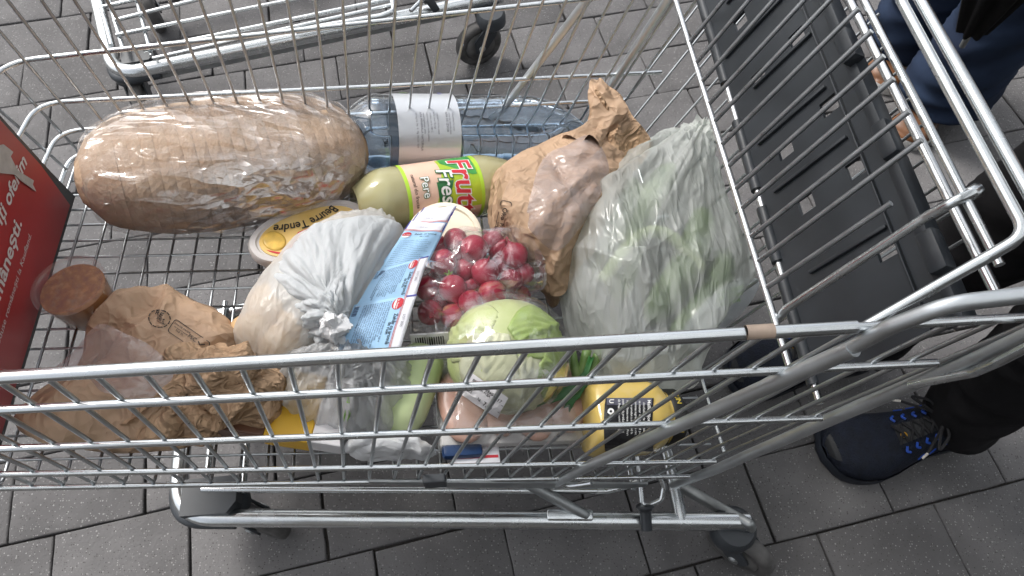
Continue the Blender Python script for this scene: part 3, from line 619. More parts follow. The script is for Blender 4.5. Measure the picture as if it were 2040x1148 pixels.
MAT['yellow_print'] = M('yellow_print', (0.66, 0.42, 0.10), 0.4, var=0.0, vscale=14, col2=(.75, .58, .28)); MAT['red_ink'] = M('red_ink', (0.52, 0.03, 0.045), 0.4); MAT['butter'] = M('butter_curl', (0.62, 0.40, 0.08), 0.4, var=.25, vscale=60)
MAT['cream_lid'] = M('cream_lid', (0.76, 0.70, 0.56), 0.35, var=.04, vscale=30)
MAT['juice'] = M('pear_juice', (0.76, 0.71, 0.38), 0.05, trans=.52, ior=1.34, coat=.5)
MAT['peach'] = M('peach_print', (0.74, 0.50, 0.38), 0.35, var=.06, vscale=20); MAT['lime'] = M('lime_print', (0.42, 0.66, 0.05), 0.35); MAT['leaf_print'] = M('leaf_print', (0.03, 0.24, 0.05), 0.35, var=0, vscale=40, col2=(.08, .36, .08)); MAT['limeyel'] = M('pear_print', (0.30, 0.48, 0.03), 0.35, var=0, vscale=12, col2=(.55, .62, .04))
MAT['red_print2'] = M('letter_red', (0.60, 0.035, 0.05), 0.35); MAT['white_print'] = M('letter_white', (0.80, 0.80, 0.78), 0.35); MAT['green_print'] = M('letter_green', (0.03, 0.16, 0.05), 0.35)
MAT['water'] = M('bottle_water', (0.86, 0.93, 0.98), 0.01, trans=1.0, ior=1.33); MAT['pet'] = film('blue_pet', tint=(.82, .89, .96), gloss=.10, rough=.03, scale=7, bump=.16, dist=.006, frk=2.2, pmin=.85, cap=.9, fpow=4.0); MAT['cap_blue'] = M('blue_cap', (0.02, 0.06, 0.28), 0.35)
MAT['silver_label'] = M('silver_label', (0.62, 0.64, 0.67), 0.30, 0.45, alpha=.86, var=.05, vscale=8); MAT['grey_ink'] = M('grey_ink', (0.10, 0.10, 0.13), 0.5); MAT['leaf_green'] = M('leaf_green', (0.25, 0.50, 0.08), 0.4)
MAT['sach_white'] = M('sachet_white', (0.76, 0.76, 0.80), 0.42, bump=.15, bscale=50); MAT['sach_blue'] = M('sachet_blue', (0.36, 0.58, 0.80), 0.42, var=.06, vscale=18, bump=.15, bscale=50); MAT['navy'] = M('navy_ink', (0.05, 0.05, 0.30), 0.45); MAT['navy_dk'] = M('sachet_back', (0.02, 0.05, 0.16), 0.4); MAT['dark_ink'] = M('dark_blue_ink', (0.04, 0.06, 0.14), 0.5)
MAT['radish'] = M('radish_skin', (0.25, 0.007, 0.028), 0.30, var=0, vscale=20, col2=(.42, .03, .065), spec=.5, sss=.05); MAT['sprout'] = M('radish_leaf', (0.26, 0.42, 0.05), 0.5, var=.3, vscale=60)
MAT['cab_pale'] = M('cabbage_leaf', (0.38, 0.44, 0.17), 0.42, var=0, vscale=16, col2=(.50, .53, .30), bump=.25, bscale=24, bdist=.004); MAT['cab_green'] = M('cabbage_outer', (0.24, 0.34, 0.08), 0.4, var=0, vscale=18, col2=(.36, .45, .16), bump=.5, bscale=30, bdist=.004); MAT['cab_white'] = M('cabbage_rib', (0.50, 0.51, 0.34), 0.42, var=.08, vscale=14, bump=.3, bscale=20, bdist=.003)
MAT['paper'] = M('label_paper', (0.74, 0.72, 0.73), 0.5); MAT['tissue'] = M('crumpled_white_plastic', (0.72, 0.73, 0.74), 0.4, var=.05, vscale=30, trans=.15, bump=.4, bscale=70)
MAT['mustard'] = M('mustard', (0.62, 0.45, 0.13), 0.10, coat=.8, var=.05, vscale=30, bump=.05, bscale=60); MAT['lid_black'] = M('jar_lid', (0.012, 0.012, 0.012), 0.28, bump=.05); MAT['gold_ink'] = M('gold_ink', (0.55, 0.42, 0.06), 0.4); MAT['black_label'] = M('black_label', (0.014, 0.014, 0.016), 0.32); MAT['orange_label'] = M('rust_print', (0.42, 0.07, 0.02), 0.35, var=.2, vscale=70)
MAT['sauce'] = M('brown_sauce', (0.36, 0.165, 0.055), 0.18, var=.12, vscale=26, spec=.6); MAT['sauce_top'] = M('sauce_under_lid', (0.24, 0.13, 0.095), 0.25, var=0, vscale=90, col2=(.48, .25, .11), detail=6); MAT['cup_clear'] = film('cup_plastic', gloss=.07, frk=.05, rough=.06, scale=6, bump=.08, dist=.002, haze=.05, haze_col=(.75, .66, .64)); MAT['cup_lid'] = film('cup_lid_film', gloss=.16, frk=.3, rough=.10, scale=14, bump=.15, dist=.002, haze=.10, haze_col=(.72, .58, .55))
MAT['veg_green'] = M('courgette_skin', (0.07, 0.14, 0.03), 0.4, var=0, vscale=26, col2=(.20, .29, .10), bump=.2, bscale=40); MAT['veg_dark'] = M('dark_leaf', (0.02, 0.10, 0.02), 0.4, var=.3, vscale=30); MAT['veg_pale'] = M('pale_green_skin', (0.36, 0.46, 0.20), 0.4, var=0, vscale=8, col2=(.52, .58, .34)); MAT['potato'] = M('onion_skin', (0.62, 0.42, 0.22), 0.5, var=.15, vscale=14)
MAT['meat'] = M('raw_chicken', (0.36, 0.20, 0.155), 0.30, var=0, vscale=14, col2=(.46, .30, .24), bump=.3, bscale=26, bdist=.004, sss=.1); MAT['tray_white'] = M('tray_foam', (0.55, 0.54, 0.53), 0.5); MAT['bulb'] = M('onion_bulb', (0.70, 0.68, 0.50), 0.35, var=.08, vscale=30); MAT['root'] = M('root_hair', (0.45, 0.33, 0.18), 0.7)
MAT['yellow_box'] = M('yellow_card', (0.66, 0.38, 0.025), 0.4, var=.05, vscale=10); MAT['brown_box'] = M('brown_card', (0.11, 0.05, 0.028), 0.4, var=.25, vscale=30); MAT['blue_pack'] = M('blue_foil', (0.012, 0.04, 0.12), 0.32, var=.2, vscale=30, bump=.3, bscale=120)
# ------------------------------------------------------------------ soft shapes
def spline_loop(P, n):
    P = np.asarray(P, float); m = len(P); out = []
    for k in range(n):
        t = k*m/n; i = int(t); u = t-i; p0, p1, p2, p3 = P[(i-1) % m], P[i % m], P[(i+1) % m], P[(i+2) % m]
        out.append(.5*((2*p1)+(-p0+p2)*u+(2*p0-5*p1+4*p2-p3)*u*u+(-p0+3*p1-3*p2+p3)*u**3))
    return np.array(out)
def creases(n, c, size, amp, seed):
    r = np.random.default_rng(seed); return [(unit(r.normal(size=3)), r.normal(0, size), r.normal(0, amp), r.uniform(.5, 1.0)*size*1.6, np.array(c)+r.normal(0, size, 3)) for _ in range(n)]
def crease_d(p, C):
    s = 0.0
    for n, d, a, w, c in C:
        q = p-c; e = abs(q@n); g = math.exp(-(q@q)/(w*w)); s += a*max(0, 1-e/(.22*w))*g*w
    return s
def mound(name, outline, apex, mat, parent, nth=120, ns=34, power=.85, hbot=None, wr=None, seed=1, smooth=True, ridge=0.0, rs=18.0, rdir=(1, 1, 1), knot=None, kamp=.006, kfreq=7.0, ang=None, lift=0.0):
    O = spline_loop([fl(*q) for q in outline], nth); T = fl(*apex)
    mz = O[:, 2].mean(); C0 = np.array([T[0], T[1], mz]); Bf = np.array([T[0], T[1], zfloor(T[0], T[1])+.002])
    V = []; 
    svals = np.linspace(0, 1, ns)
    for s in svals[1:]:
        a = s*math.pi/2; V.append(C0+(O-C0)*(math.sin(a)**power)+np.outer(np.ones(nth), T-C0)*math.cos(a))
    nb = max(6, ns//2)
    for s in np.linspace(1, 0, nb)[1:-1]:
        a = s*math.pi/2; V.append(C0+(O-C0)*(math.sin(a)**.55)+np.outer(np.ones(nth), Bf-C0)*math.cos(a))
    V = np.vstack(V+[[T], [Bf]]); nr = (len(V)-2)//nth; f = []
    for j in range(nr-1):
        for k in range(nth): a, b = j*nth+k, j*nth+(k+1) % nth; f.append((a, a+nth, b+nth, b))
    ti, bi = len(V)-2, len(V)-1
    for k in range(nth): f.append((ti, k, (k+1) % nth)); f.append((bi, (nr-1)*nth+(k+1) % nth, (nr-1)*nth+k))
    # outward normals
    N = np.zeros_like(V)
    for q in f:
        a = np.cross(V[q[1]]-V[q[0]], V[q[2]]-V[q[0]]); 
        for i in q: N[i] += a
    N /= np.linalg.norm(N, axis=1)[:, None]+1e-12
    K = fl(*knot) if knot else None
    for i in range(len(V)):
        p = V[i]; d = 0.0
        if wr: d += crease_d(p, wr)
        if ridge:
            q = p*np.array(rdir); q = q+np.array([nz(p, 7, seed+2), nz(p, 7, seed+3), nz(p, 7, seed+4)])*.03
            d += ridge*((.75-2.6*abs(nz(q, rs, seed)))*.62+(.75-2.6*abs(nz(q, rs*2.2, seed+5)))*.34+(.75-2.6*abs(nz(q, rs*4.6, seed+7)))*.16)
        if K is not None:
            e = p-K; r = np.linalg.norm(e); an = math.atan2(e[1], e[0]); el = math.atan2(e[2], math.hypot(e[0], e[1]))
            n_ = (.8-2.6*abs(nz((math.cos(an)*kfreq*.5, math.sin(an)*kfreq*.5, el*kfreq*.25+r*3), 1.0, seed)))*.7+(.8-2.6*abs(nz((math.cos(an)*kfreq*1.1, math.sin(an)*kfreq*1.1, el*kfreq*.5+r*4), 1.0, seed+3)))*.3
            d += kamp*n_*math.exp(-r/.24)*min(1, r/.03)
        V[i] = p+N[i]*d
        zf = zfloor(V[i][0], V[i][1])+.0015
        if V[i][2] < zf: V[i][2] = zf
    o = obj(name, V, f, mat, parent, smooth)
    return autosmooth(o, ang) if ang else o
def thing1(o, label, cat, group=None): return tagp(o, label, cat, group)
def ellipsoid(c, ax, seg=20, rings=12):         # ax: 3x3 columns scaled
    v = [c+ax@np.array([math.sin(a)*math.cos(b), math.sin(a)*math.sin(b), math.cos(a)]) for a in np.linspace(0, math.pi, rings) for b in np.linspace(0, 2*math.pi, seg, endpoint=False)]; f = []
    for j in range(rings-1):
        for k in range(seg): a, b = j*seg+k, j*seg+(k+1) % seg; f.append((a, a+seg, b+seg, b))
    return np.array(v), f
UPF = FN                                        # normal of the trolley floor
def cylpatch(A, r, x0, x1, t0, t1, nx=12, nt=24, rfn=None):
    def fn(u, w):
        x = x0+(x1-x0)*u; t = t0+(t1-t0)*w; R_ = r if rfn is None else rfn(x)+r
        return xf(np.array([[x, R_*math.sin(t), R_*math.cos(t)]]), A)[0]
    return sheet(nx, nt, fn)
def cyltext(s, A, r, x, t, size, bold=0.0, down=True, shear=0.0, spacing=1.0):
    """lettering wrapped on a lying cylinder: reads from the far side over the top to the near side"""
    v, f = text_mesh(s, size, bold*size, shear, spacing=spacing); sg = -1 if down else 1
    q = np.stack([x+v[:, 1]*(1 if down else -1), r*np.sin(t+sg*v[:, 0]/r), r*np.cos(t+sg*v[:, 0]/r)], 1); return xf(q, A), f
# ------------------------------------------------------------------ wrapped loaf
bc0, bc1 = fl(168, 366, .075), fl(716, 292, .075); bax = unit(bc1-bc0); BL = np.linalg.norm(bc1-bc0)
bA = frame((bc0+bc1)/2, bax, z=UPF)
def loaf_sec(t):                                # half width and height along the loaf, t in -1..1
    e = max(0, 1-abs(t)**2.6)**.5; return .112*(.30+.70*e) if abs(t) < .999 else .03, .150*(.35+.65*e)
loaf = empty('bread_loaf', bA[:3, 3], 'large brown sliced bread loaf in clear crinkled film beside the red board', 'bread')
NSL = 24
def loaf_ring(x, scale=1.0, n=30, zoff=0.0):
    w, h = loaf_sec(x/(BL/2)); pts = []
    for k in range(n):
        a = 2*math.pi*k/n; c, s = math.cos(a), math.sin(a)
        y = w*scale*math.copysign(abs(c)**.8, c); z = (h*.58 if s > 0 else h*.46)*scale*math.copysign(abs(s)**.85, s)
        y += .006*nz((x*9, c*2, s*2), 1.0, 2.0)*scale; z += .006*nz((x*9, c*2, s*2), 1.0, 7.0)*scale
        pts.append((x, y, z+zoff))
    return pts
for k in range(NSL):
    x0, x1 = -BL/2+BL*k/NSL, -BL/2+BL*(k+1)/NSL; n = 30
    xs = [(x0+.00003, .9975), (x0+.0004, 1.0), (x1-.0004, 1.0), (x1-.00003, .9975)]
    if k == 0: xs = [(x0-.010, .35), (x0-.006, .75)]+xs[1:]
    if k == NSL-1: xs = xs[:-1]+[(x1+.006, .75), (x1+.010, .35)]
    v = []; f = []
    jig = RNG.normal(0, .0004, 2)
    for x, sc in xs: v += [(p[0], p[1]+jig[0], p[2]+jig[1]) for p in loaf_ring(np.clip(x, -BL/2*.995, BL/2*.995), sc, n)] if abs(x) <= BL/2 else [(x, p[1], p[2]) for p in loaf_ring(math.copysign(BL/2*.995, x), sc, n)]
    for j in range(len(xs)-1):
        for i in range(n): a, b = j*n+i, j*n+(i+1) % n; f.append((a, b, b+n, a+n))
    f.append(tuple(range(n))[::-1]); f.append(tuple((len(xs)-1)*n+i for i in range(n)))
    autosmooth(obj('slice', xf(v, bA), f, 'crust', loaf), 50)
NX, NT = 110, 90
def wrapf(u, w):
    x = -BL/2*1.05+BL*1.05*u; a = 2*math.pi*w
    cl = np.clip(x/(BL/2), -.995, .995); ww, h = loaf_sec(cl); c, s = math.cos(a), math.sin(a); endk = max(0, 1-max(0, abs(x)-BL/2*.97)/(BL/2*.08))
    q = 1.035*(endk**.5)+.0001; y = ww*q*math.copysign(abs(c)**.8, c); z = (h*.58 if s > 0 else h*.46)*q*math.copysign(abs(s)**.85, s)
    p = np.array([x, y, z]); rr = 1-2.2*abs(nz((x*1.2, y*3, z*3), 9, 4)); r2 = 1-2.2*abs(nz((x*1.0+.3*y, y*4, z*4), 22, 9))
    d = .0035*rr+.0022*r2; return xf((p+unit([0, y, z])*(d+.001))[None], bA)[0]
v, f = sheet(NX, NT, wrapf); obj('film_wrap', v, f, 'film_bread', loaf)
# ------------------------------------------------------------------ water bottle
wb0, wb1 = fl(688, 270, .068), fl(1178, 264, .068)
wA = frame(wb0, wb1-wb0, z=UPF); WLn = np.linalg.norm(wb1-wb0)
wb = empty('water_bottle', wb0, 'big clear blue water bottle with silver label lying between loaf and tall paper bag', 'bottle')
WR = .0715
def wprof(x):
    t = x/WLn
    if t < .12: return WR*(.55+.45*math.sin(t/.12*math.pi/2))
    if t < .70: return WR*(1-.012*(.5+.5*math.cos(x*190)) if not (.155 < t < .40) else .985)
    if t < .95: return WR*(1-.66*((t-.70)/.25)**1.8)
    return WR*.30
xs = np.linspace(0, WLn, 90); v, f = lathe([(.0005, .012)]+[(wprof(x)*1.0, x) for x in xs]+[(.0005, WLn)], 44, 'x'); obj('bottle_body', xf(v, wA), f, 'pet', wb)
v, f = lathe([(.0005, .014)]+[(wprof(x)*.965, x) for x in np.linspace(.004, WLn-.01, 80)]+[(.0005, WLn-.01)], 44, 'x'); v = np.array(v); v[:, 2] = np.minimum(v[:, 2], WR*.62); obj('water', xf(v, wA), f, 'water', wb)
v, f = cylpatch(wA, .0006, WLn*.17, WLn*.40, -math.pi, math.pi, 6, 60, wprof); lab = obj('silver_label', v, f, 'silver_label', wb)
g = G()
for k, (xx, tt, ss) in enumerate(((.235, -.30, '3,4 mg Ca  Na  K  Mg  HCO3  SO4'), (.25, -.28, 'APA MINERALA NATURALA'), (.262, -.30, 'necarbogazoasa  plata'), (.275, -.30, 'calciu magneziu sodiu potasiu'), (.287, -.30, 'reziduu sec la 180 C'), (.30, -.28, 'sursa izvor Bucegi'), (.313, -.30, 'a se pastra la loc uscat'), (.345, -.28, 'APA DE IZVOR'), (.357, -.30, 'minerala naturala plata'), (.37, -.30, 'imbuteliata la sursa'))):
    v, f = cyltext(ss, wA, WR+.0013, WLn*xx, tt, .0042 if k not in (1, 7) else .0055); g.add(v, f)
g.build('small_print', 'grey_ink', lab, smooth=False)
g = G(); v, f = cyltext('2025', wA, WR+.0013, WLn*.345, .72, .009, .02); g.add(v, f); g.build('emblem', 'navy', lab, smooth=False)
v, f = cylpatch(wA, WR+.0012, WLn*.205, WLn*.235, .62, .80, 5, 5); obj('leaf_mark', v, f, 'leaf_green', lab)
v, f = lathe([(.0, WLn-.004), (.0195, WLn-.004), (.021, WLn), (.021, WLn+.016), (.019, WLn+.018), (.0, WLn+.018)], 24, 'x'); obj('cap', xf(v, wA), f, 'cap_blue', wb)
# ------------------------------------------------------------------ juice bottle
jb0, jb1 = fl(706, 408, .055), fl(1068, 352, .055); jA = frame(jb0, jb1-jb0, z=UPF); JL = np.linalg.norm(jb1-jb0); JR = .0535
jb = empty('juice_bottle', jb0, 'pear juice bottle with green and peach label lying in front of the water bottle', 'bottle')
def jprof(x):
    t = x/JL
    if t < .16: return JR*(.52+.48*math.sin(t/.16*math.pi/2))
    if t < .66: return JR*(.985 if .22 < t < .63 else 1.0)
    return JR*(1-.72*(min(1, (t-.66)/.30))**1.6)
v, f = lathe([(.0005, .010)]+[(jprof(x), x) for x in np.linspace(0, JL, 80)]+[(.0005, JL)], 40, 'x'); obj('bottle_body', xf(v, jA), f, 'juice', jb)
def jl(name, a, b, t0, t1, mat, lift, parent=jb, nx=8, nt=30): v, f = cylpatch(jA, lift, JL*a, JL*b, t0, t1, nx, nt, jprof); return obj(name, v, f, mat, parent)
lab = jl('label', .225, .625, -math.pi, math.pi, 'peach', .0006, nt=50)
jl('label_edge', .225, .243, -math.pi, math.pi, 'lime', .0011, lab, nt=50); jl('label_edge', .607, .625, -math.pi, math.pi, 'lime', .0011, lab, nt=50)
def region(fn, name, mat, lift):                 # a printed shape in (x, angle) coordinates
    def g_(u, w): a0, a1, t = fn(w); x = JL*(a0+(a1-a0)*u); R_ = jprof(x)+lift; return xf(np.array([[x, R_*math.sin(t), R_*math.cos(t)]]), jA)[0]
    v, f = sheet(8, 30, g_); return obj(name, v, f, mat, lab)
region(lambda w: (.42-.10*max(0, w-.35)+.0*w, .607, .55-1.9*w), 'pear_picture', 'limeyel', .0010)
region(lambda w: (.435+.14*max(0, (w-.35)/.65)**1.2, .600, .62-.95*w), 'leaf_picture', 'leaf_print', .0014)
region(lambda w: (.38, .47-.05*w, -.42-.75*w), 'leaf_picture', 'green_print', .0014)
for tx, x, t, s, b, m, ln in (('Frutti', .475, .40, .052, .05, 'white_print', .0018), ('Frutti', .475, .40, .052, .015, 'red_print2', .0023), ('Fresh', .395, .02, .036, .055, 'green_print', .0018), ('Fresh', .395, .02, .036, .012, 'white_print', .0023), ('Pere', .305, -.18, .020, .05, 'green_print', .0017), ('Pere', .305, -.18, .020, .01, 'white_print', .0022), ('natural din fructe', .262, -.05, .0085, .01, 'ink', .0018)):
    v, f = cyltext(tx, jA, JR+ln, JL*x, t, s, b, shear=.15 if 'F' in tx else 0); obj('lettering', v, f, m, lab, smooth=False)
# ------------------------------------------------------------------ butter tub
ba, bb_ = fl(500, 502, .062), fl(728, 420, .062); tubc = (ba+bb_)/2; tA = frame(tubc, bb_-ba, z=UPF); tl = np.linalg.norm(bb_-ba)/2; tw = .050
tub = empty('butter_tub', tubc, 'oval butter tub with yellow and red lid beside the loaf, half under a white bag', 'tub')
def ovr(r1, r2, z, n=48): return [(tl*r1*math.copysign(abs(math.cos(a))**.9, math.cos(a)), tw*r2*math.copysign(abs(math.sin(a))**.9, math.sin(a)), z) for a in np.linspace(0, 2*math.pi, n, endpoint=False)]
def rings(R): 
    n = len(R[0]); v = [p for r in R for p in r]; f = []
    for j in range(len(R)-1):
        for k in range(n): a, b = j*n+k, j*n+(k+1) % n; f.append((a, b, b+n, a+n))
    f.append(tuple(range(n))[::-1]); f.append(tuple((len(R)-1)*n+k for k in range(n))); return v, f
v, f = rings([ovr(.80, .80, -.055), ovr(.93, .93, -.012)]); obj('tub_body', xf(v, tA), f, 'lid_plastic', tub)
v, f = rings([ovr(1.0, 1.0, -.013), ovr(1.01, 1.01, -.002), ovr(.985, .985, .002), ovr(.90, .86, .002), ovr(.875, .83, -.001)]); lid = autosmooth(obj('lid', xf(v, tA), f, 'lid_plastic', tub), 40)
v, f = rings([ovr(.84, .78, -.0008), ovr(.84, .78, .0006)]); obj('lid_print', xf(v, tA), f, 'yellow_print', lid, smooth=False)
def seg_oval(r1, r2, y0, n=24):
    pts = [(tl*r1*math.cos(a), tw*r2*math.sin(a)) for a in np.linspace(math.pi, 2*math.pi, n)]; pts = [p for p in pts if p[1] < y0]; return pts
pr = [(tl*.80*math.cos(a), tw*.74*math.sin(a)) for a in np.linspace(math.pi*1.06, math.pi*1.94, 24)]+[(tl*.55, -.006), (tl*.15, .006), (-tl*.20, .004), (-tl*.42, -.012), (-tl*.62, -.020)]
v, f = prism(pr, .0004, .0009); obj('red_print', xf(v, tA), f, 'red_ink', lid, smooth=False)
v, f = ellipsoid(np.array([-tl*.60, .004, .001]), np.diag([.017, .020, .0014]), 18, 8); obj('butter_picture', xf(v, tA), f, 'butter', lid)
v, f = text_mesh('Beurre Tendre', .0215, .0004, .12); w_ = v[:, 0].max(); q = []
for p in v:                                      # lettering on an arc, upside down to the viewer
    a = (p[0]/w_-.5)*1.0; R_ = .088; q.append((-(R_-p[1]*-1)*math.sin(a)*1.15+.004, -.062+(R_+p[1])*math.cos(a)*-1+.105, .0016))
q = np.array(q); q[:, 1] = .020-(q[:, 1]-q[:, 1].mean())*-1.0
obj('lettering', xf(q, tA), f, 'ink', lid, smooth=False)
# ------------------------------------------------------------------ round tub under the sachets
rc = fl(885, 470, .075); rA = frame(rc, [1, 0, 0], z=unit(UPF+np.array([0, -.25, 0])))
rt_ = empty('round_tub', rc, 'round tub with plain cream lid under the blue sachets', 'tub')
v, f = lathe([(.0, -.06), (.045, -.06), (.056, -.010), (.056, -.008)], 40); obj('tub_body', xf(v, rA), f, 'lid_plastic', rt_)
v, f = lathe([(.058, -.011), (.0605, -.006), (.0605, .001), (.058, .003), (.052, .003), (.050, -.001), (.0, -.001)], 48); autosmooth(obj('lid', xf(v, rA), f, 'cream_lid', rt_), 40)
# ------------------------------------------------------------------ brown cup of sauce
c0 = fl(188, 622, .0); cA = frame(c0+UPF*.002, [1, 0, 0], z=UPF); ct = fl(172, 586, .074); cup = empty('sauce_cup', c0, 'clear plastic cup of brown sauce with lid beside the red board', 'cup')
hd = ct-c0; hh = np.linalg.norm(hd); cA = frame(c0+UPF*.003, [1, 0, 0], z=unit(hd+UPF*.25)); cA[:3, :3] *= .93
v, f = lathe([(.0, .001), (.036, .001), (.0375, .004), (.0445, .060), (.0445, .0605), (.0, .0605)], 40); autosmooth(obj('sauce', xf(v, cA), f, 'sauce', cup), 40)
v, f = lathe([(.0, .0612), (.044, .0612)], 40, caps=False); obj('sauce_top', xf(v, cA), f, 'sauce_top', cup)
v, f = lathe([(.0385, .0), (.0475, .066), (.0495, .068), (.0495, .073)], 44, caps=False); obj('cup_wall', xf(v, cA), f, 'cup_clear', cup)
v, f = lathe([(.0, .070), (.044, .070), (.0455, .074), (.0500, .0745), (.0508, .071), (.0500, .066)], 48, caps=False); autosmooth(obj('lid', xf(v, cA), f, 'cup_lid', cup), 30)
# ------------------------------------------------------------------ kraft bag with window, left
kb = empty('paper_bag', fl(300, 760, 0), 'flat kraft paper bag with clear window and printed circle beside the sauce cup', 'paper bag')
ol = [(240, 582, .045), (330, 588, .05), (405, 606, .05), (455, 642, .055), (478, 700, .05), (520, 760, .045), (470, 852, .02), (375, 888, .010), (250, 900, .008), (110, 900, .008), (12, 846, .012), (60, 775, .02), (128, 716, .03), (186, 652, .04)]
cr_ = creases(25, fl(300, 720, .05), .09, 0.110, 11)
mound('bag_paper', ol, (300, 735, .082), 'kraft', kb, 130, 34, .8, wr=cr_, seed=3, ridge=0.0044, rs=9, ang=28)
KT = fl(300, 735, .082)
def over(px, py, ol_h=.085):                      # height of a point on the left bag's back, for things laid on it
    return fl(px, py, ol_h)
wpoly = [(200, 648, .062), (255, 668, .078), (300, 690, .088), (352, 742, .092), (360, 800, .074), (310, 806, .072), (235, 790, .068), (130, 760, .045), (108, 738, .036), (150, 700, .048)]
# window sheet draped just above the paper
def drape(poly, n=60, m=14, lift=.004, rg=.003, seed=5, amp=0.0):
    P_ = spline_loop([fl(*q) for q in poly], n); c = P_.mean(0); c[2] += amp; v = []
    for j in range(m):
        t = (j+1)/m
        for k in range(n):
            p = c+(P_[k]-c)*t+np.array([0, 0, lift*(1-t**4)]); p = p+np.array([0, 0, rg*(1-2.2*abs(nz(p*np.array([1.0, .6, 1]), 17, seed)))]); v.append(p)
    f = [(j*n+k, j*n+(k+1) % n, (j+1)*n+(k+1) % n, (j+1)*n+k) for j in range(m-1) for k in range(n)]; v.append(c+[0, 0, lift]); f += [(len(v)-1, k, (k+1) % n)[::-1] for k in range(n)]; return v, [q[::-1] for q in f]
v, f = drape(wpoly, amp=.012); obj('window', v, f, 'window', kb)
def ray_to(o, px, py, lift=.0012):                # point of a built surface seen at a place in the photograph
    d = unit(RW@np.array([(px-CX)/FPX, (py-CY)/FPX, 1.0])); inv = o.matrix_world.inverted() if False else None
    w0 = WL[o.name]; ok, loc, nor, _ = o.ray_cast(Vector(CAMP-w0), Vector(d))
    if not ok: return None
    return np.array(loc)+w0+np.array(nor if np.dot(nor, d) < 0 else -nor)*lift
def project_shape(name, v2, f, org, ex, ey, target, mat, parent, lift=.0015):
    """print flat artwork v2 onto a built surface: org, ex, ey are photo pixels of its origin and axes"""
    out = []
    for p in v2:
        q = ray_to(target, org[0]+ex[0]*p[0]+ey[0]*p[1], org[1]+ex[1]*p[0]+ey[1]*p[1], lift)
        if q is None: return None
        out.append(q)
    return obj(name, out, f, mat, parent, smooth=False)
bpy.context.view_layer.update()
bagp = bpy.data.objects['bag_paper']
def ringart(r0, r1, n=40, a0=0, a1=2*math.pi):
    v = []; f = []
    for k in range(n+1):
        a = a0+(a1-a0)*k/n; v += [(r0*math.cos(a), r0*math.sin(a), 0), (r1*math.cos(a), r1*math.sin(a), 0)]
    for k in range(n): f.append((2*k, 2*k+1, 2*k+3, 2*k+2))
    return np.array(v), f
for a0 in np.arange(0, 6.2, .52):
    v, f = ringart(18.5, 20.5, 6, a0, a0+.42); project_shape('printed_ring', v, f, (318, 636), (1, .25), (-.25, .85), bagp, 'ink', kb)
def textart(s, size, bold=0): v, f = text_mesh(s, size, bold*size); v[:, 0] -= (v[:, 0].max()+v[:, 0].min())/2; return v, f
for s_, sz, oy in (('RE', 15, 6), ('set', 13, -4), ('reciclabil', 5, -10)):
    v, f = textart(s_, sz, .01); project_shape('printed_word', v, f, (318-.25*-oy*-1*1.0, 636-oy*.9), (.85, .5), (.45, -.8), bagp, 'ink', kb)
v0 = rrect(86, 34, 6); n_ = len(v0)
va = np.array([(x, y, 0) for x, y in v0]+[(x*.965, y*.92, 0) for x, y in v0]); fa_ = [(i, (i+1) % n_, (i+1) % n_+n_, i+n_) for i in range(n_)]
project_shape('printed_box', va, fa_, (376, 672), (.83, .55), (.5, -.72), bagp, 'ink', kb)
for s_, sz, ox, oy in (('HARTIE PAPER', 6, -20, 6), ('sac pentru paine', 5, -20, 0), ('PAP 22', 6, -20, -6), ('FSC', 12, 8, -2), ('\u2713', 20, 28, -4)):
    v, f = textart(s_, sz, .01)
    if len(v): project_shape('printed_word', v, f, (376+ox*.83+oy*.5, 672+ox*.55-oy*.72), (.83, .55), (.5, -.72), bagp, 'ink', kb)
# ------------------------------------------------------------------ crumpled kraft paper
ol = [(345, 712, .075), (420, 720, .085), (500, 740, .08), (556, 762, .07), (548, 838, .04), (470, 862, .03), (400, 886, .015), (300, 890, .012), (235, 856, .02), (265, 826, .04), (340, 770, .06)]
cp_ = creases(60, fl(420, 800, .06), .055, 0.20, 21)
thing1(mound('crumpled_paper', ol, (430, 780, .115), 'kraft2', None, 120, 30, .75, wr=cp_, seed=8, ridge=0.0035, rs=15, ang=22), 'crumpled ball of brown kraft paper on the left paper bag', 'paper')
# ------------------------------------------------------------------ brown and yellow carton
b0, b1, b2 = fl(415, 872, .014), fl(625, 905, .014), fl(560, 770, .05)
bxA = frame(b0, b1-b0, z=UPF); bw = np.linalg.norm(b1-b0)
ctn = empty('food_carton', b0, 'flat brown, yellow and white food carton under the bags by the near side', 'carton')
v, f = box(bw*.52, .10, .028, .002, (bw*.26, .052, .016)); obj('brown_side', xf(v, bxA), f, 'brown_box', ctn, smooth=False)
v, f = box(bw*.44, .10, .0284, .002, (bw*.74, .052, .016)); obj('yellow_side', xf(v, bxA), f, 'yellow_box', ctn, smooth=False)
v, f = box(bw*.30, .10, .027, .002, (bw*1.11, .054, .016)); obj('white_side', xf(v, bxA), f, 'paper', ctn, smooth=False)
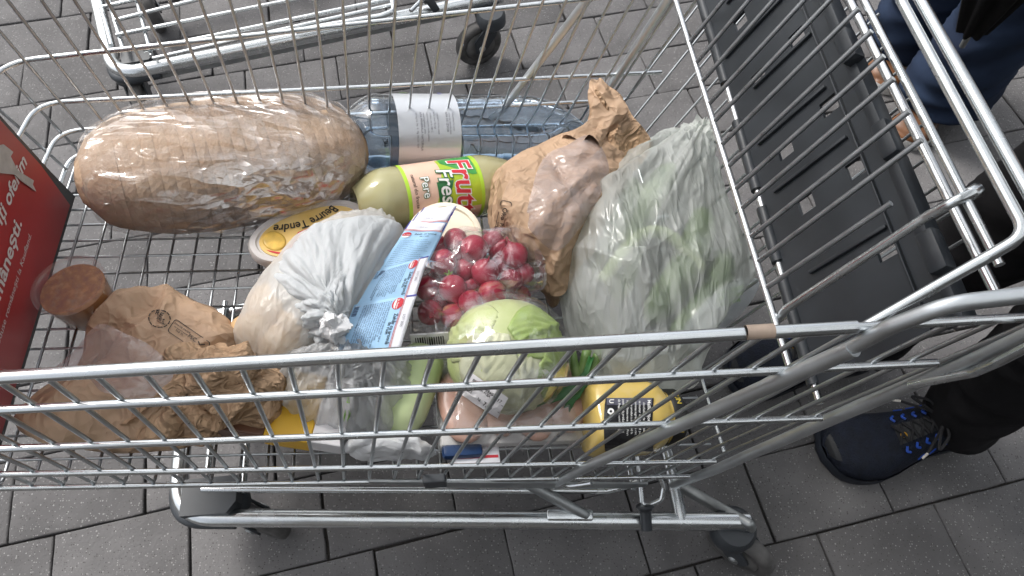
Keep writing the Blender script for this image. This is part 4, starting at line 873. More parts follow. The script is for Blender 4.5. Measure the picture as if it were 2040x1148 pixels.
# ------------------------------------------------------------------ thin white bag of onions and the white carrier on it
bg = empty('vegetable_bag', fl(580, 640, 0), 'thin white plastic bag of round onions beside the butter tub', 'plastic bag')
ol = [(468, 690, .05), (478, 640, .055), (510, 580, .06), (552, 528, .065), (610, 470, .075), (680, 436, .08), (735, 425, .08), (790, 440, .075), (770, 520, .09), (700, 600, .09), (640, 690, .07), (560, 746, .05), (500, 735, .04)]
mound('bag_skin', ol, (600, 590, .135), 'bag_cream', bg, 170, 44, .8, seed=4, ridge=0.0030, rs=11, rdir=(1.3, .6, 1), knot=(790, 445, .1), kamp=.009, kfreq=11)
r5 = np.random.default_rng(5)
for px, py, h, s in ((505, 668, .05, .036), (545, 610, .06, .038), (590, 552, .065, .038), (640, 505, .07, .036), (560, 690, .05, .036), (605, 640, .075, .036), (655, 570, .08, .036), (700, 480, .07, .034)):
    v, f = ellipsoid(fl(px, py, h), np.diag([s, s*.92, s*.9]), 18, 12); thing1(obj('onion', v, f, 'potato'), 'round pale brown onion inside the thin white bag', 'onion', 'onions in the thin white bag')
cb = empty('carrier_bag', fl(680, 650, 0), 'crinkled grey-white carrier bag with folds drawn to a knot beside the sachets', 'plastic bag')
ol = [(540, 566, .07), (585, 500, .085), (640, 458, .095), (720, 438, .10), (795, 448, .095), (806, 478, .095), (780, 536, .10), (745, 590, .10), (712, 640, .10), (705, 690, .09), (640, 700, .075), (585, 660, .065), (552, 610, .065)]
mound('bag_skin', ol, (650, 575, .160), 'bag_white', cb, 230, 56, .8, seed=14, ridge=0.0030, rs=12, rdir=(1.2, .7, 1), knot=(690, 655, .12), kamp=.014, kfreq=9)
ol = [(560, 780, .04), (575, 712, .07), (640, 690, .09), (720, 684, .09), (800, 700, .075), (830, 760, .05), (800, 840, .03), (740, 866, .018), (660, 872, .015), (600, 848, .018)]
mound('bag_skirt', ol, (680, 760, .115), 'bag_grey', cb, 200, 44, .8, seed=24, ridge=0.0040, rs=10, rdir=(1.5, .5, 1), knot=(690, 668, .11), kamp=.014, kfreq=12)
ol = [(632, 640, .125), (650, 625, .13), (672, 628, .13), (700, 634, .13), (702, 662, .12), (690, 684, .115), (672, 695, .11), (655, 678, .115), (640, 664, .12)]
mound('bag_knot', ol, (668, 656, .155), 'tissue', cb, 60, 18, .8, wr=creases(38, fl(668, 656, .14), .02, 0.242, 31), seed=9, ridge=0.0060, rs=60, ang=25)
ol = [(688, 900, .015), (700, 876, .028), (735, 864, .034), (800, 868, .03), (850, 882, .024), (874, 905, .010), (820, 914, .006), (720, 914, .006)]
mound('bag_tail', ol, (755, 890, .046), 'tissue', cb, 80, 20, .8, wr=creases(24, fl(755, 890, .04), .03, .10, 33), seed=19, ridge=.0025, rs=40, ang=30)
bpy.context.view_layer.update()
skirt = bpy.data.objects['bag_skirt']
for s_, oy in (('\u25c6', 818), ('BIO', 796)):
    v, f = textart(s_, 16 if s_ != 'BIO' else 10, .01)
    if len(v) and s_ == 'BIO': project_shape('green_print', v, f, (690, oy), (.1, 1), (1, -.1), skirt, 'leaf_green', cb)
for sg in (-1, 1):
    lf = np.array([(0, -12, 0), (5*sg, -3, 0), (4*sg, 6, 0), (0, 13, 0), (1.5*sg, 2, 0)]); project_shape('leaf_print', lf, [(0, 1, 2, 3, 4)], (690+2*sg, 828), (1, .1), (.1, -1), skirt, 'leaf_green', cb)
# ------------------------------------------------------------------ pale courgette lying under the sachets
def gourd(name, p, q, R_, mat, label, cat, group=None, bend=(0, 0, 0), parent=None):
    n = 16; pts = [p+(q-p)*t+np.array(bend)*math.sin(math.pi*t) for t in np.linspace(0, 1, n)]; rr = [R_*max(.08, (1-abs(2*t-1)**5))**.5*(1-.10*t) for t in np.linspace(0, 1, n)]
    v, f = tube(pts, rr, 20); o = obj(name, v, f, mat, parent); return tagp(o, label, cat, group) if label else o
gourd('courgette', fl(850, 690, .045), fl(790, 862, .030), .036, 'veg_pale', 'pale green courgette lying under the sachets beside the cabbage', 'courgette')
# ------------------------------------------------------------------ sachets
def sachet(c4, label, lines, header=('LOT 2025', 'Zahăr cu aromă', 'de rom'), bulge=.004, thickb=True):
    TL, TR, BR, BL_ = [fl(*q) for q in c4]; nrm = unit(np.cross(BL_-TL, TR-TL)); nrm = nrm if nrm[2] > 0 else -nrm
    def mp(u, w, z=0.0): p = (TL*(1-u)+TR*u)*(1-w)+(BL_*(1-u)+BR*u)*w; return p+nrm*(bulge*math.sin(math.pi*u)*math.sin(math.pi*min(1, w*1.05))+.0012*math.sin(u*9+w*4)+z)
    s = empty('sugar_sachet', mp(.5, .5), label, 'sachet', 'rum sugar sachets')
    v, f = sheet(12, 16, lambda u, w: mp(u, w)); v, f = thick(v, f, -.0015); v = np.array(v); obj('packet', v, f, 'sach_white', s)
    v, f = sheet(12, 14, lambda u, w: mp(.0+u, .20+.80*w, .0004)); obj('blue_field', v, f, 'sach_blue', s)
    g = G()
    for w0 in (.165, .185): v, f = sheet(10, 2, lambda u, w: mp(u, w0+.007*w+.012*math.sin(u*3.1), .0007)); g.add(v, f)
    g.build('red_lines', 'red_ink', s, smooth=False)
    g = G()
    for u0 in (-.012, .985): v, f = sheet(2, 6, lambda u, w: mp(u0+.027*u, .17*w, .0007)); g.add(v, f)
    g.build('corner_marks', 'navy', s, smooth=False)
    W_, H_ = np.linalg.norm(TR-TL), np.linalg.norm(BL_-TL)
    def txt(st, u0, w0, size, mat, bold=0, name='lettering', z=.0010):
        v, f = text_mesh(st, size, bold*size, res=2); q = [mp(u0+p[0]/W_, w0-p[1]/H_, z) for p in v]; obj(name, q, f, mat, s, smooth=False)
    v, f = ellipsoid(np.zeros(3), np.eye(3), 24, 3); n = 26
    ov = [mp(.13+.115*math.cos(a), .275+.075*math.sin(a)*W_/H_*1.2, .0009) for a in np.linspace(0, 2*math.pi, n, endpoint=False)]; obj('logo_oval', ov, [tuple(range(n))], 'red_ink', s, smooth=False)
    txt('Dr. Oetker', .045, .285, W_*.042, 'white_print', .02, z=.0014)
    v = [mp(.13+.10*math.cos(a), .30+.035*math.sin(a), .0012) for a in np.linspace(0, math.pi, 12)]; obj('logo_wedge', v, [tuple(range(12))], 'white_print', s, smooth=False)
    txt(header[1], .32, .275, W_*.085, 'ink', .012); txt(header[2], .48, .325, W_*.080, 'ink', .012); txt(header[0], .35, .125, W_*.055, 'grey_ink')
    rr = np.random.default_rng(len(label)); words = 'zahar aroma rom pentru prajituri creme se adauga in aluat 10 g ambalat mod de preparare termen a se pastra uscat Oetker ingrediente'.split()
    for k in range(lines):
        st = ' '.join(rr.choice(words, 9))[:46]; txt(st, .06, .40+.036*k, W_*.040, 'dark_ink', .004, 'small_print')
    g = G()
    for k in range(14):
        u0 = .05+.016*k+.004*rr.random(); wd = .004+.007*rr.random(); v, f = sheet(2, 2, lambda u, w: mp(u0+wd*u, .90+.08*w, .0010)); g.add(v, f)
    g.build('barcode', 'dark_ink', s, smooth=False); return s
sachet([(845, 414, .128), (909, 411, .128), (850, 530, .120), (760, 530, .120)], 'blue and white rum sugar sachet under the others, only its white header edge showing', 6)
sachet([(834, 424, .133), (901, 423, .131), (848, 534, .124), (750, 540, .124)], 'blue and white rum sugar sachet second in the stack, its header half covered', 6)
sachet([(818, 440, .138), (889, 446, .134), (842, 538, .126), (748, 552, .130)], 'uppermost blue and white rum sugar sachet lying upright with its whole header showing', 13)
sachet([(854, 511, .134), (827, 594, .128), (708, 612, .126), (752, 540, .130)], 'sideways blue and white rum sugar sachet between two others', 13)
sachet([(830, 588, .133), (797, 698, .122), (668, 706, .118), (706, 607, .126)], 'sideways rum sugar sachet lowest of the row, next to the near top rail', 13)
# dark back of the stack
v, f = sheet(4, 10, lambda u, w: (fl(909, 414, .124)*(1-w)+fl(812, 650, .105)*w)*(1-u)+(fl(880, 430, .100)*(1-w)+fl(800, 660, .085)*w)*u)
# ------------------------------------------------------------------ radishes in a clear bag
rl = [(905, 478, .105, 24), (880, 522, .105, 27), (848, 575, .085, 25), (853, 622, .080, 26), (900, 630, .082, 25), (900, 575, .100, 29), (938, 603, .105, 25), (968, 543, .125, 28), (983, 585, .115, 29), (1030, 510, .120, 27), (1022, 560, .105, 24), (945, 495, .120, 28), (985, 482, .100, 23), (925, 540, .090, 25), (870, 490, .085, 22), (1000, 620, .075, 24), (960, 635, .072, 24), (1048, 545, .10, 23), (940, 570, .075, 25), (1005, 530, .09, 25), (880, 545, .075, 24), (925, 620, .07, 24), (1040, 590, .08, 23), (875, 600, .07, 24), (1000, 500, .095, 25), (915, 505, .085, 24)]
for k, (px, py, h, r) in enumerate(rl):
    px = 940+(px-940)*.95
    c = fl(px, py, h); dep = (RW.T@(c-CAMP))[2]; R_ = r*1.04*dep/FPX; d = unit(np.random.default_rng(k+50).normal(size=3)); A = frame(c, d, z=[.2, .1, 1] if abs(d[2]) < .9 else [1, 0, 0])
    n = 16; prof = [(0.001, -1.02), (.30, -.96), (.62, -.78), (.86, -.46), (.98, -.08), (.96, .30), (.80, .64), (.52, .90), (.22, 1.08), (.07, 1.30), (.02, 1.7)]
    v, f = lathe([(a*R_*.98, b*R_*.92) for a, b in prof], 18, 'x'); rd = obj('radish', xf(v, A), f, 'radish'); tagp(rd, 'small red radish in the clear bag', 'radish', 'radishes in the clear bag')
    if k not in (0, 5, 9, 11): continue
    rd['label'] = 'small red radish with a green stalk stub in the clear bag'
    g = G()
    for j in range(4):
        a = j*1.6; v, f = tube([np.array([-R_*.92, 0, 0]), np.array([-R_*1.15, .004*math.cos(a), .004*math.sin(a)]), np.array([-R_*1.22, .007*math.cos(a), .007*math.sin(a)])], [.0017, .0019, .0010], 5); g.add(xf(v, A), f)
    g.build('stalk_stub', 'sprout', rd)
ol = [(826, 600, .07), (838, 545, .085), (880, 480, .10), (925, 466, .12), (985, 470, .125), (1040, 462, .12), (1074, 480, .115), (1066, 530, .11), (1052, 582, .10), (1010, 620, .09), (950, 650, .085), (880, 658, .07), (836, 640, .065)]
thing1(mound('radish_bag', ol, (955, 545, .162), 'film_radish', None, 120, 34, .7, wr=creases(41, fl(950, 550, .13), .06, 0.154, 41), seed=31, ridge=0.0060, rs=16, ang=40), 'clear shiny plastic bag holding small red radishes on the cabbage', 'plastic bag')
# ------------------------------------------------------------------ cabbage
cc = fl(1008, 708, .088); CR = .084
cab = empty('cabbage', cc, 'pale green film wrapped cabbage with white price sticker under the radishes', 'cabbage')
v, f = ellipsoid(cc, np.diag([CR, CR*.97, CR*.92]), 48, 30)
v = np.array([p+unit(p-cc)*(.0035*fbm(p, 14, 3)) for p in v]); core = obj('head', v, f, 'cab_pale', cab)
def leaf(az, el, wd, ht, mat, lift, seed, roll=0.0, curl=.0):
    """a leaf hugging the head; az/el of its middle, wd and ht angular sizes"""
    md = np.array([math.cos(el)*math.cos(az), math.cos(el)*math.sin(az), math.sin(el)]); ux = unit(np.cross([0, 0, 1], md)); uy = np.cross(md, ux); c_, s_ = math.cos(roll), math.sin(roll); ux, uy = c_*ux+s_*uy, -s_*ux+c_*uy
    nu, nv = 26, 26; v = []
    for j in range(nv):
        for i in range(nu):
            a, b = (i/(nu-1)*2-1), (j/(nv-1)*2-1); e = math.sqrt(1-min(1, b*b)*.55); x, y = a*wd*e, b*ht
            d = unit(md+ux*math.tan(x*.9)+uy*math.tan(y*.9)); edge = max(abs(a), abs(b)); R_ = CR*(1.0+lift*.55)+.0022*fbm(d, 2.6, seed)+.0042*max(0, 1-abs(a)*9)+.0017*math.cos(18*(abs(a)*1.3-b))*(1-abs(a))
            R_ += .0022*(edge**6)*nz(d, 9, seed)-.0016*edge**8; v.append(cc+d*R_*np.array([1, .97, .93]))
    f = [(j*nu+i, j*nu+i+1, (j+1)*nu+i+1, (j+1)*nu+i) for j in range(nv-1) for i in range(nu-1)]; v, f = thick(v, f, .0012); obj('leaf', v, f, mat, cab)
leaf(rad(20), rad(42), .62, .85, 'cab_green', .035, 2.0, .3, .004); leaf(rad(-75), rad(25), .75, .80, 'cab_white', .028, 5.0, -.2, .003); leaf(rad(-25), rad(10), .55, .75, 'cab_green', .05, 8.0, .1, .006); leaf(rad(160), rad(35), .7, .8, 'cab_pale', .03, 11.0, 0, .004); leaf(rad(-120), rad(50), .6, .7, 'cab_white', .045, 14.0, .4, .003); leaf(rad(-60), rad(-25), .8, .6, 'cab_white', .03, 17.0, .2, .004)
v, f = ellipsoid(cc, np.diag([CR*1.10, CR*1.08, CR*1.04]), 60, 40)
cfc = creases(20, cc, .05, .08, 77); v = np.array([p+unit(p-cc)*(.003*(1-2.2*abs(nz(p*np.array([1.6, .6, 1]), 22, 6)))+crease_d(p, cfc)*.5) for p in v]); wrap = obj('film_wrap', v, f, 'film_cabbage', cab)
bpy.context.view_layer.update()
st0, ex_, ey_ = (966, 786), (.83, .56), (.50, -.87)
gv, gf = sheet(10, 6, lambda u, w: ((u-.5)*86, (w-.5)*46, 0)); stk = project_shape('price_sticker', np.array(gv), gf, st0, ex_, ey_, wrap, 'paper', cab, .003)
if stk:
    for s_, sz, ox, oy in (('0653 RL 001', 9, -20, 18), ('VARZA ALBA', 8, -14, 9), ('18 oct', 9, -30, -8), ('1,245', 9, 12, 16), ('16,17', 10, 30, 12), ('kg', 8, 6, -12), ('7,49', 13, 20, -16)):
        v, f = text_mesh(s_, sz, .012*sz); v = v*.9+[ox-15, oy*.8-4, 0]; project_shape('sticker_print', v, f, st0, ex_, ey_, wrap, 'ink', stk, .0036)
    for oy in (3, -11): project_shape('sticker_line', np.array([(-42, oy, 0), (42, oy, 0), (42, oy+.9, 0), (-42, oy+.9, 0)]), [(0, 1, 2, 3)], st0, ex_, ey_, wrap, 'ink', stk, .0036)
# ------------------------------------------------------------------ grey card and bar code behind the radishes
v, f = box(.055, .003, .05, .0006); ca = fl(858, 688, .06); cdA = frame(ca, [1, .08, 0], z=[0, .35, 1]); cardo = obj('price_card', xf(v, cdA), f, 'paper'); thing1(cardo, 'small white card with bar code between sachets and cabbage', 'card')
g = G()
for k in range(13): v, f = box(.0012+.0012*RNG.random(), .0006, .022, 0, (-.020+.0033*k, -.0019, .008)); g.add(xf(v, cdA), f)
g.build('barcode', 'ink', cardo, smooth=False)
# ------------------------------------------------------------------ tall kraft bag with window
kb2 = empty('paper_bag', fl(1110, 480, 0), 'tall twisted kraft paper bag with clear window standing beside the green bag', 'paper bag')
ol = [(985, 350, .085), (1040, 318, .10), (1100, 290, .115), (1165, 262, .125), (1200, 262, .13), (1235, 300, .13), (1268, 335, .12), (1230, 420, .11), (1180, 480, .10), (1130, 560, .07), (1105, 600, .05), (1060, 560, .06), (1010, 500, .07), (978, 450, .075), (976, 395, .08)]
mound('bag_paper', ol, (1110, 420, .185), 'kraft', kb2, 130, 36, .8, wr=creases(32, fl(1100, 420, .14), .08, 0.121, 51), seed=12, ridge=0.0080, rs=8, ang=28)
# twisted neck that flares into the open mouth
nk = [fl(1168, 322, .165), fl(1185, 285, .18), fl(1196, 258, .195), fl(1210, 232, .21), fl(1216, 208, .225), fl(1206, 178, .235)]
def neck(u, w):
    t = w*(len(nk)-1); i = min(int(t), len(nk)-2); c = nk[i]+(nk[i+1]-nk[i])*(t-i); a = 2*math.pi*u
    dx = np.array([.045, .030, .024, .034, .040, .026]); dy = np.array([.040, .020, .012, .015, .017, .011]); R1, R2 = np.interp(t, range(6), dx), np.interp(t, range(6), dy)
    r = 1+.22*math.sin(a*5+w*4)+.15*nz((math.cos(a)*2, math.sin(a)*2, w*3), 1.5, 3); d1 = unit([.75, -.55, -.2]); d2 = unit([.2, .3, 1.0]); return c+d1*R1*r*math.cos(a)+d2*R2*r*math.sin(a)
v, f = sheet(46, 24, neck, wrap=True); autosmooth(obj('bag_neck', v, f, 'kraft', kb2), 40)
fp = [fl(1186, 176, .24), fl(1232, 184, .235), (fl(1262, 232, .22)), fl(1298, 286, .19), fl(1262, 338, .16), fl(1216, 330, .17), fl(1206, 268, .19), fl(1196, 220, .21)]
c_ = np.mean(fp, 0); lp_ = spline_loop(fp, 50); cz = creases(14, c_, .045, .12, 61); v = []
for j in range(12):
    for k in range(50): p = c_+(lp_[k]-c_)*((j+1)/12); v.append(p+np.array([-.2, -.35, .9])*(.012*(1-((j+1)/12)**2)+crease_d(p, cz)))
f = [(j*50+k, j*50+(k+1) % 50, (j+1)*50+(k+1) % 50, (j+1)*50+k) for j in range(11) for k in range(50)]; v.append(c_+np.array([-.2, -.35, .9])*.012); f += [(len(v)-1, (k+1) % 50, k) for k in range(50)]
v, f = thick(v, f, .0015); autosmooth(obj('bag_mouth', v, f, 'kraft2', kb2), 30)
bpy.context.view_layer.update()
tb = [o for o in bpy.data.objects if o.name.startswith('bag_paper')][-1]
def drape_on(target, poly, mat, name, parent, n=44, m=14, lift=.004, rg=.003, seed=3, sub=None):
    P_ = spline_loop([(x, y, 0) for x, y in poly], n); c = P_.mean(0); v = []; last = None
    for j in range(m):
        for k in range(n):
            q = c+(P_[k]-c)*((j+1)/m); r = ray_to(target, q[0], q[1], lift*(1-.7*((j+1)/m)**6)); 
            if r is None: r = last if last is not None else fl(q[0], q[1], .1)
            last = r; v.append(r+np.array([0, 0, rg*(.6-2.0*abs(nz(r*np.array([1.2, .8, 1]), 20, seed)))]))
    r = ray_to(target, c[0], c[1], lift); v.append(r if r is not None else np.mean(v, 0))
    f = [(j*n+k, j*n+(k+1) % n, (j+1)*n+(k+1) % n, (j+1)*n+k) for j in range(m-1) for k in range(n)]+[(len(v)-1, (k+1) % n, k) for k in range(n)]; return obj(name, v, f, mat, parent)
drape_on(tb, [(1082, 318), (1130, 290), (1172, 272), (1200, 300), (1212, 345), (1190, 400), (1150, 460), (1112, 500), (1075, 480), (1050, 440), (1060, 380)], 'window', 'window', kb2)
v0 = rrect(70, 22, 5); n_ = len(v0); va = np.array([(x, y, 0) for x, y in v0]+[(x*.96, y*.90, 0) for x, y in v0]); fa_ = [(i, (i+1) % n_, (i+1) % n_+n_, i+n_) for i in range(n_)]
project_shape('printed_box', va, fa_, (1003, 436), (-.22, 1.0), (1.0, .22), tb, 'ink', kb2)
for s_, sz, ox, oy in (('\u00d6ko', 13, -22, -4), ('PAP 22', 10, 8, -3), ('hartie', 6, 8, -9)):
    v, f = text_mesh(s_, sz, .01*sz); v = v+[ox, oy, 0]; project_shape('printed_word', v, f, (1003, 436), (-.22, 1.0), (1.0, .22), tb, 'ink', kb2)
# ------------------------------------------------------------------ big translucent bag of greens
gb_ = empty('greens_bag', fl(1300, 560, 0), 'big translucent white bag of green vegetables beside the child seat grid', 'plastic bag')
ol = [(1112, 590, .05), (1116, 530, .07), (1140, 460, .09), (1176, 395, .11), (1215, 350, .12), (1275, 302, .13), (1340, 276, .14), (1396, 262, .15), (1414, 290, .14), (1424, 350, .12), (1444, 420, .10), (1470, 480, .085), (1496, 536, .075), (1488, 580, .07), (1440, 640, .06), (1410, 700, .055), (1385, 765, .04), (1320, 780, .035), (1220, 770, .035), (1170, 720, .04), (1130, 660, .045)]
mound('bag_skin', ol, (1285, 500, .190), 'bag_green', gb_, 240, 64, .75, wr=creases(22, fl(1290, 500, .15), .11, .12, 71), seed=42, ridge=0.0045, rs=6, rdir=(1.5, .45, .8), knot=(1392, 268, .155), kamp=.020, kfreq=11, ang=60)
cv = [fl(1470, 560, .08), fl(1508, 566, .085), fl(1490, 610, .075), fl(1440, 660, .065), fl(1380, 700, .06), fl(1360, 660, .07), fl(1420, 590, .085)]
c_ = np.mean(cv, 0); lp_ = spline_loop(cv, 40); v = []
for j in range(10):
    for k in range(40): p = c_+(lp_[k]-c_)*((j+1)/10); v.append(p+np.array([0, 0, .012*(1-((j+1)/10)**2)+.004*nz(p, 30, 2)+.010]))
f = [(j*40+k, j*40+(k+1) % 40, (j+1)*40+(k+1) % 40, (j+1)*40+k) for j in range(9) for k in range(40)]; v.append(c_+np.array([0, 0, .022])); f += [(len(v)-1, (k+1) % 40, k) for k in range(40)]
obj('bag_flap', v, f, 'bag_white', gb_)
bpy.context.view_layer.update(); bf_ = bpy.data.objects['bag_flap']
for k, s_ in enumerate(('ambalaj reciclabil', '100% RECYCLE', 'TUV OK 5910')):
    v, f = text_mesh(s_, 8, .05); project_shape('green_print', v, f, (1428, 588+12*k), (.97, -.25), (-.25, -.97), bf_, 'leaf_green', gb_)
GV = [((1190, 560, .05), (1260, 360, .11), .030, (.0, .0, .02)), ((1230, 600, .06), (1340, 330, .12), .028, (-.02, 0, .02)), ((1290, 640, .05), (1400, 420, .09), .030, (.02, 0, .02)), ((1340, 680, .045), (1440, 500, .07), .028, (.02, 0, .01))]
for a, b, r, bd_ in GV: gourd('cucumber', fl(*a), fl(*b), r, 'veg_green', 'green cucumber showing through the big translucent bag', 'cucumber', 'cucumbers in the big translucent bag', bend=bd_)
n = 30; arc = [fl(1200+200*t, 560-110*math.sin(math.pi*t)*.8-20*t, .105+.025*math.sin(math.pi*t)) for t in np.linspace(0, 1, n)]
v, f = tube(arc, .011, 10); thing1(obj('celery_stalk', v, f, 'veg_pale'), 'bent green stalk inside the big translucent bag', 'vegetable')
# ------------------------------------------------------------------ mustard jar
m0, m1 = fl(1166, 838, .046), fl(1322, 832, .046); mA = frame(m0, m1-m0, z=UPF); ML = np.linalg.norm(m1-m0); mr_ = .0505
jar = empty('mustard_jar', m0, 'yellow mustard jar with black label and black lid lying near the near side', 'jar')
def sq_ring(x, r, e=.62, n=40): return [(x, r*math.copysign(abs(math.cos(a))**e, math.cos(a)), r*math.copysign(abs(math.sin(a))**e, math.sin(a))) for a in np.linspace(0, 2*math.pi, n, endpoint=False)]
R_ = [sq_ring(0, mr_*.80), sq_ring(.004, mr_*.90), sq_ring(.014, mr_*.99), sq_ring(.026, mr_), sq_ring(.030, mr_*.985), sq_ring(.034, mr_), sq_ring(ML*.72, mr_), sq_ring(ML*.86, mr_*.95, .75), sq_ring(ML*.94, mr_*.82, .9), sq_ring(ML*.97, mr_*.78, 1), sq_ring(ML, mr_*.78, 1)]
v, f = rings(R_); autosmooth(obj('glass', xf(v, mA), f, 'mustard', jar), 50)
v, f = lathe([(.0, ML-.002), (mr_*.80, ML-.002), (mr_*.84, ML+.002), (mr_*.84, ML+.016), (mr_*.78, ML+.019), (0, ML+.019)], 36, 'x'); lidm = autosmooth(obj('lid', xf(v, mA), f, 'lid_black', jar), 40)
for t in (.55, -.45):
    v, f = cyltext('BUN', mA, mr_*.84+.0008, ML+.004, t, .011, .02); obj('gold_lettering', v, f, 'gold_ink', lidm, smooth=False)
bpy.context.view_layer.update(); gl_ = bpy.data.objects['glass']
gv, gf = sheet(18, 18, lambda u, w: (1206+(1302-1206)*u-3*math.sin(w*3), 794+(898-794)*w, 0))
lb = project_shape('black_label', np.array(gv), gf, (0, 0), (1, 0), (0, 1), gl_, 'black_label', jar, .0012)
gv, gf = sheet(10, 4, lambda u, w: (1208+(1298-1208)*u, 794+14*w, 0)); project_shape('label_band', np.array(gv), gf, (0, 0), (1, 0), (0, 1), gl_, 'grey_ink', jar, .0018)
if lb:
    v, f = text_mesh('Maille Dijon', 9, .15); project_shape('white_print', v, f, (1289, 798), (0, 1), (1, 0), gl_, 'white_print', lb, .0022)
    rr = np.random.default_rng(3); ws = 'mustar de Dijon ingrediente apa seminte otet sare acid citric a se pastra la rece dupa deschidere produs in Franta'.split()
    for k in range(7):
        v, f = text_mesh(' '.join(rr.choice(ws, 6))[:26], 6.2, .05); project_shape('white_print', v, f, (1280-8.2*k, 797+rr.integers(8)), (0, 1), (1, 0), gl_, 'white_print', lb, .0022)
    v, f = ringart(2.6, 6.5, 20); project_shape('white_mark', v, f, (1216, 821), (1, 0), (0, 1), gl_, 'white_print', lb, .0022)
    v, f = text_mesh('U', 12, .4); project_shape('white_mark', v, f, (1213, 797), (0, 1), (1, 0), gl_, 'white_print', lb, .0026)
gv, gf = sheet(16, 5, lambda u, w: (1172+(1290-1172)*u, 894+6*u+14*w, 0)); project_shape('rust_label', np.array(gv), gf, (0, 0), (1, 0), (0, 1), gl_, 'orange_label', jar, .0014)
# ------------------------------------------------------------------ chicken tray, spring onions, small packs
t0_, t1_ = fl(868, 868, .012), fl(1156, 858, .012); trA = frame((t0_+t1_)/2+np.array([0, .045, 0]), t1_-t0_, z=UPF); tw_ = np.linalg.norm(t1_-t0_)
tr = empty('meat_tray', trA[:3, 3], 'film wrapped tray of pink chicken under the cabbage by the near side', 'meat tray')
v, f = box(tw_, .13, .016, .005, (0, 0, -.002)); autosmooth(obj('tray', xf(v, trA), f, 'tray_white', tr), 40)
for k, x in enumerate((-.34, -.10, .13, .36)):
    v, f = ellipsoid(np.array([tw_*x, -.008+.01*(k % 2), .016]), np.diag([tw_*.17, .060, .014]), 22, 12); v = np.array([p+unit(p-[tw_*x, 0, .0])*.004*nz(p, 30, k) for p in v]); obj('chicken_piece', xf(v, trA), f, 'meat', tr)
v, f = sheet(40, 26, lambda u, w: (tw_*(u-.5)*1.05, .136*(w-.5)*1.05, .042*(1-(2*u-1)**8)*(1-(2*w-1)**6)**.8-.008+.002*nz((u*9, w*9, 0), 1.2, 3))); obj('film_cover', xf(v, trA), f, 'film_tray', tr)
so_ = [((1150, 800, .035), (1158, 745, .065), (1166, 712, .08)), ((1156, 812, .03), (1150, 755, .06), (1142, 718, .075)), ((1162, 790, .04), (1176, 750, .055), (1188, 715, .07))]
for k, pts in enumerate(so_):
    P_ = fillet([fl(*q) for q in pts], .05, 8); n = len(P_); s_o = empty('spring_onion', P_[0], 'spring onion with white bulb and roots between cabbage and mustard jar', 'spring onion', 'spring onions')
    v, f = tube(P_, np.interp(np.linspace(0, 1, n), [0, .06, .12, .4, 1], [.004, .011, .009, .006, .0065]), 12); obj('stem', v, f, 'bulb', s_o)
    v, f = tube(P_[n//2:]+[P_[-1]+(P_[-1]-P_[-2])*.6], .0072, 10); obj('green_leaf', v, f, 'veg_green', s_o)
    d0 = unit(P_[0]-P_[1])
    for j in range(7):
        e = unit(d0+np.random.default_rng(j+k*9).normal(0, .35, 3)); tubeo('root', [P_[0], P_[0]+e*.012, P_[0]+e*.022+[0, 0, -.004]], .0007, 'root', s_o, 4)
lfp = [fl(1040, 818, .05), fl(1090, 795, .06), fl(1150, 775, .07), fl(1200, 755, .075)]
def strapleaf(pts, w, name, label):
    P_ = fillet(pts, .06, 6); v = []
    for i, p in enumerate(P_):
        d = unit(P_[min(i+1, len(P_)-1)]-P_[max(i-1, 0)]); sd = unit(np.cross(d, [0, 0, 1])); t = i/(len(P_)-1); ww = w*(.35+.65*math.sin(math.pi*min(1, t*1.15+.05))); v += [p-sd*ww+[0, 0, .003], p-[0, 0, .001], p+sd*ww+[0, 0, .003]]
    f = [(i*3+k, i*3+k+1, (i+1)*3+k+1, (i+1)*3+k) for i in range(len(P_)-1) for k in range(2)]; v, f = thick(v, f, .0015); thing1(obj(name, v, f, 'veg_dark'), label, 'leaf')
strapleaf(lfp, .008, 'leek_leaf', 'long dark green leek leaf running under the cabbage to the bag'); strapleaf([fl(1120, 835, .035), fl(1142, 790, .06), fl(1165, 750, .08), fl(1178, 712, .09)], .009, 'leek_leaf', 'broad green leek leaf crossing upright between cabbage and jar')
pk0, pk1 = fl(878, 902, .012), fl(958, 897, .012); v, f = box(np.linalg.norm(pk1-pk0), .045, .018, .006); thing1(autosmooth(obj('snack_packet', xf(v, frame((pk0+pk1)/2+[0, .012, 0], pk1-pk0, z=UPF)), f, 'blue_pack'), 40), 'small dark blue foil packet beside the white bag tail', 'packet')
pk0, pk1 = fl(902, 910, .006), fl(995, 906, .006); v, f = box(np.linalg.norm(pk1-pk0), .03, .010, .004); pk = obj('paper_packet', xf(v, frame((pk0+pk1)/2, pk1-pk0, z=UPF)), f, 'sach_white'); thing1(autosmooth(pk, 40), 'flat white paper packet with red stripe in front of the blue packet', 'packet')
v, f = box(np.linalg.norm(pk1-pk0)*.9, .004, .0004, 0, (0, -.004, .0053)); obj('red_stripe', xf(v, frame((pk0+pk1)/2, pk1-pk0, z=UPF)), f, 'red_ink', pk, smooth=False)
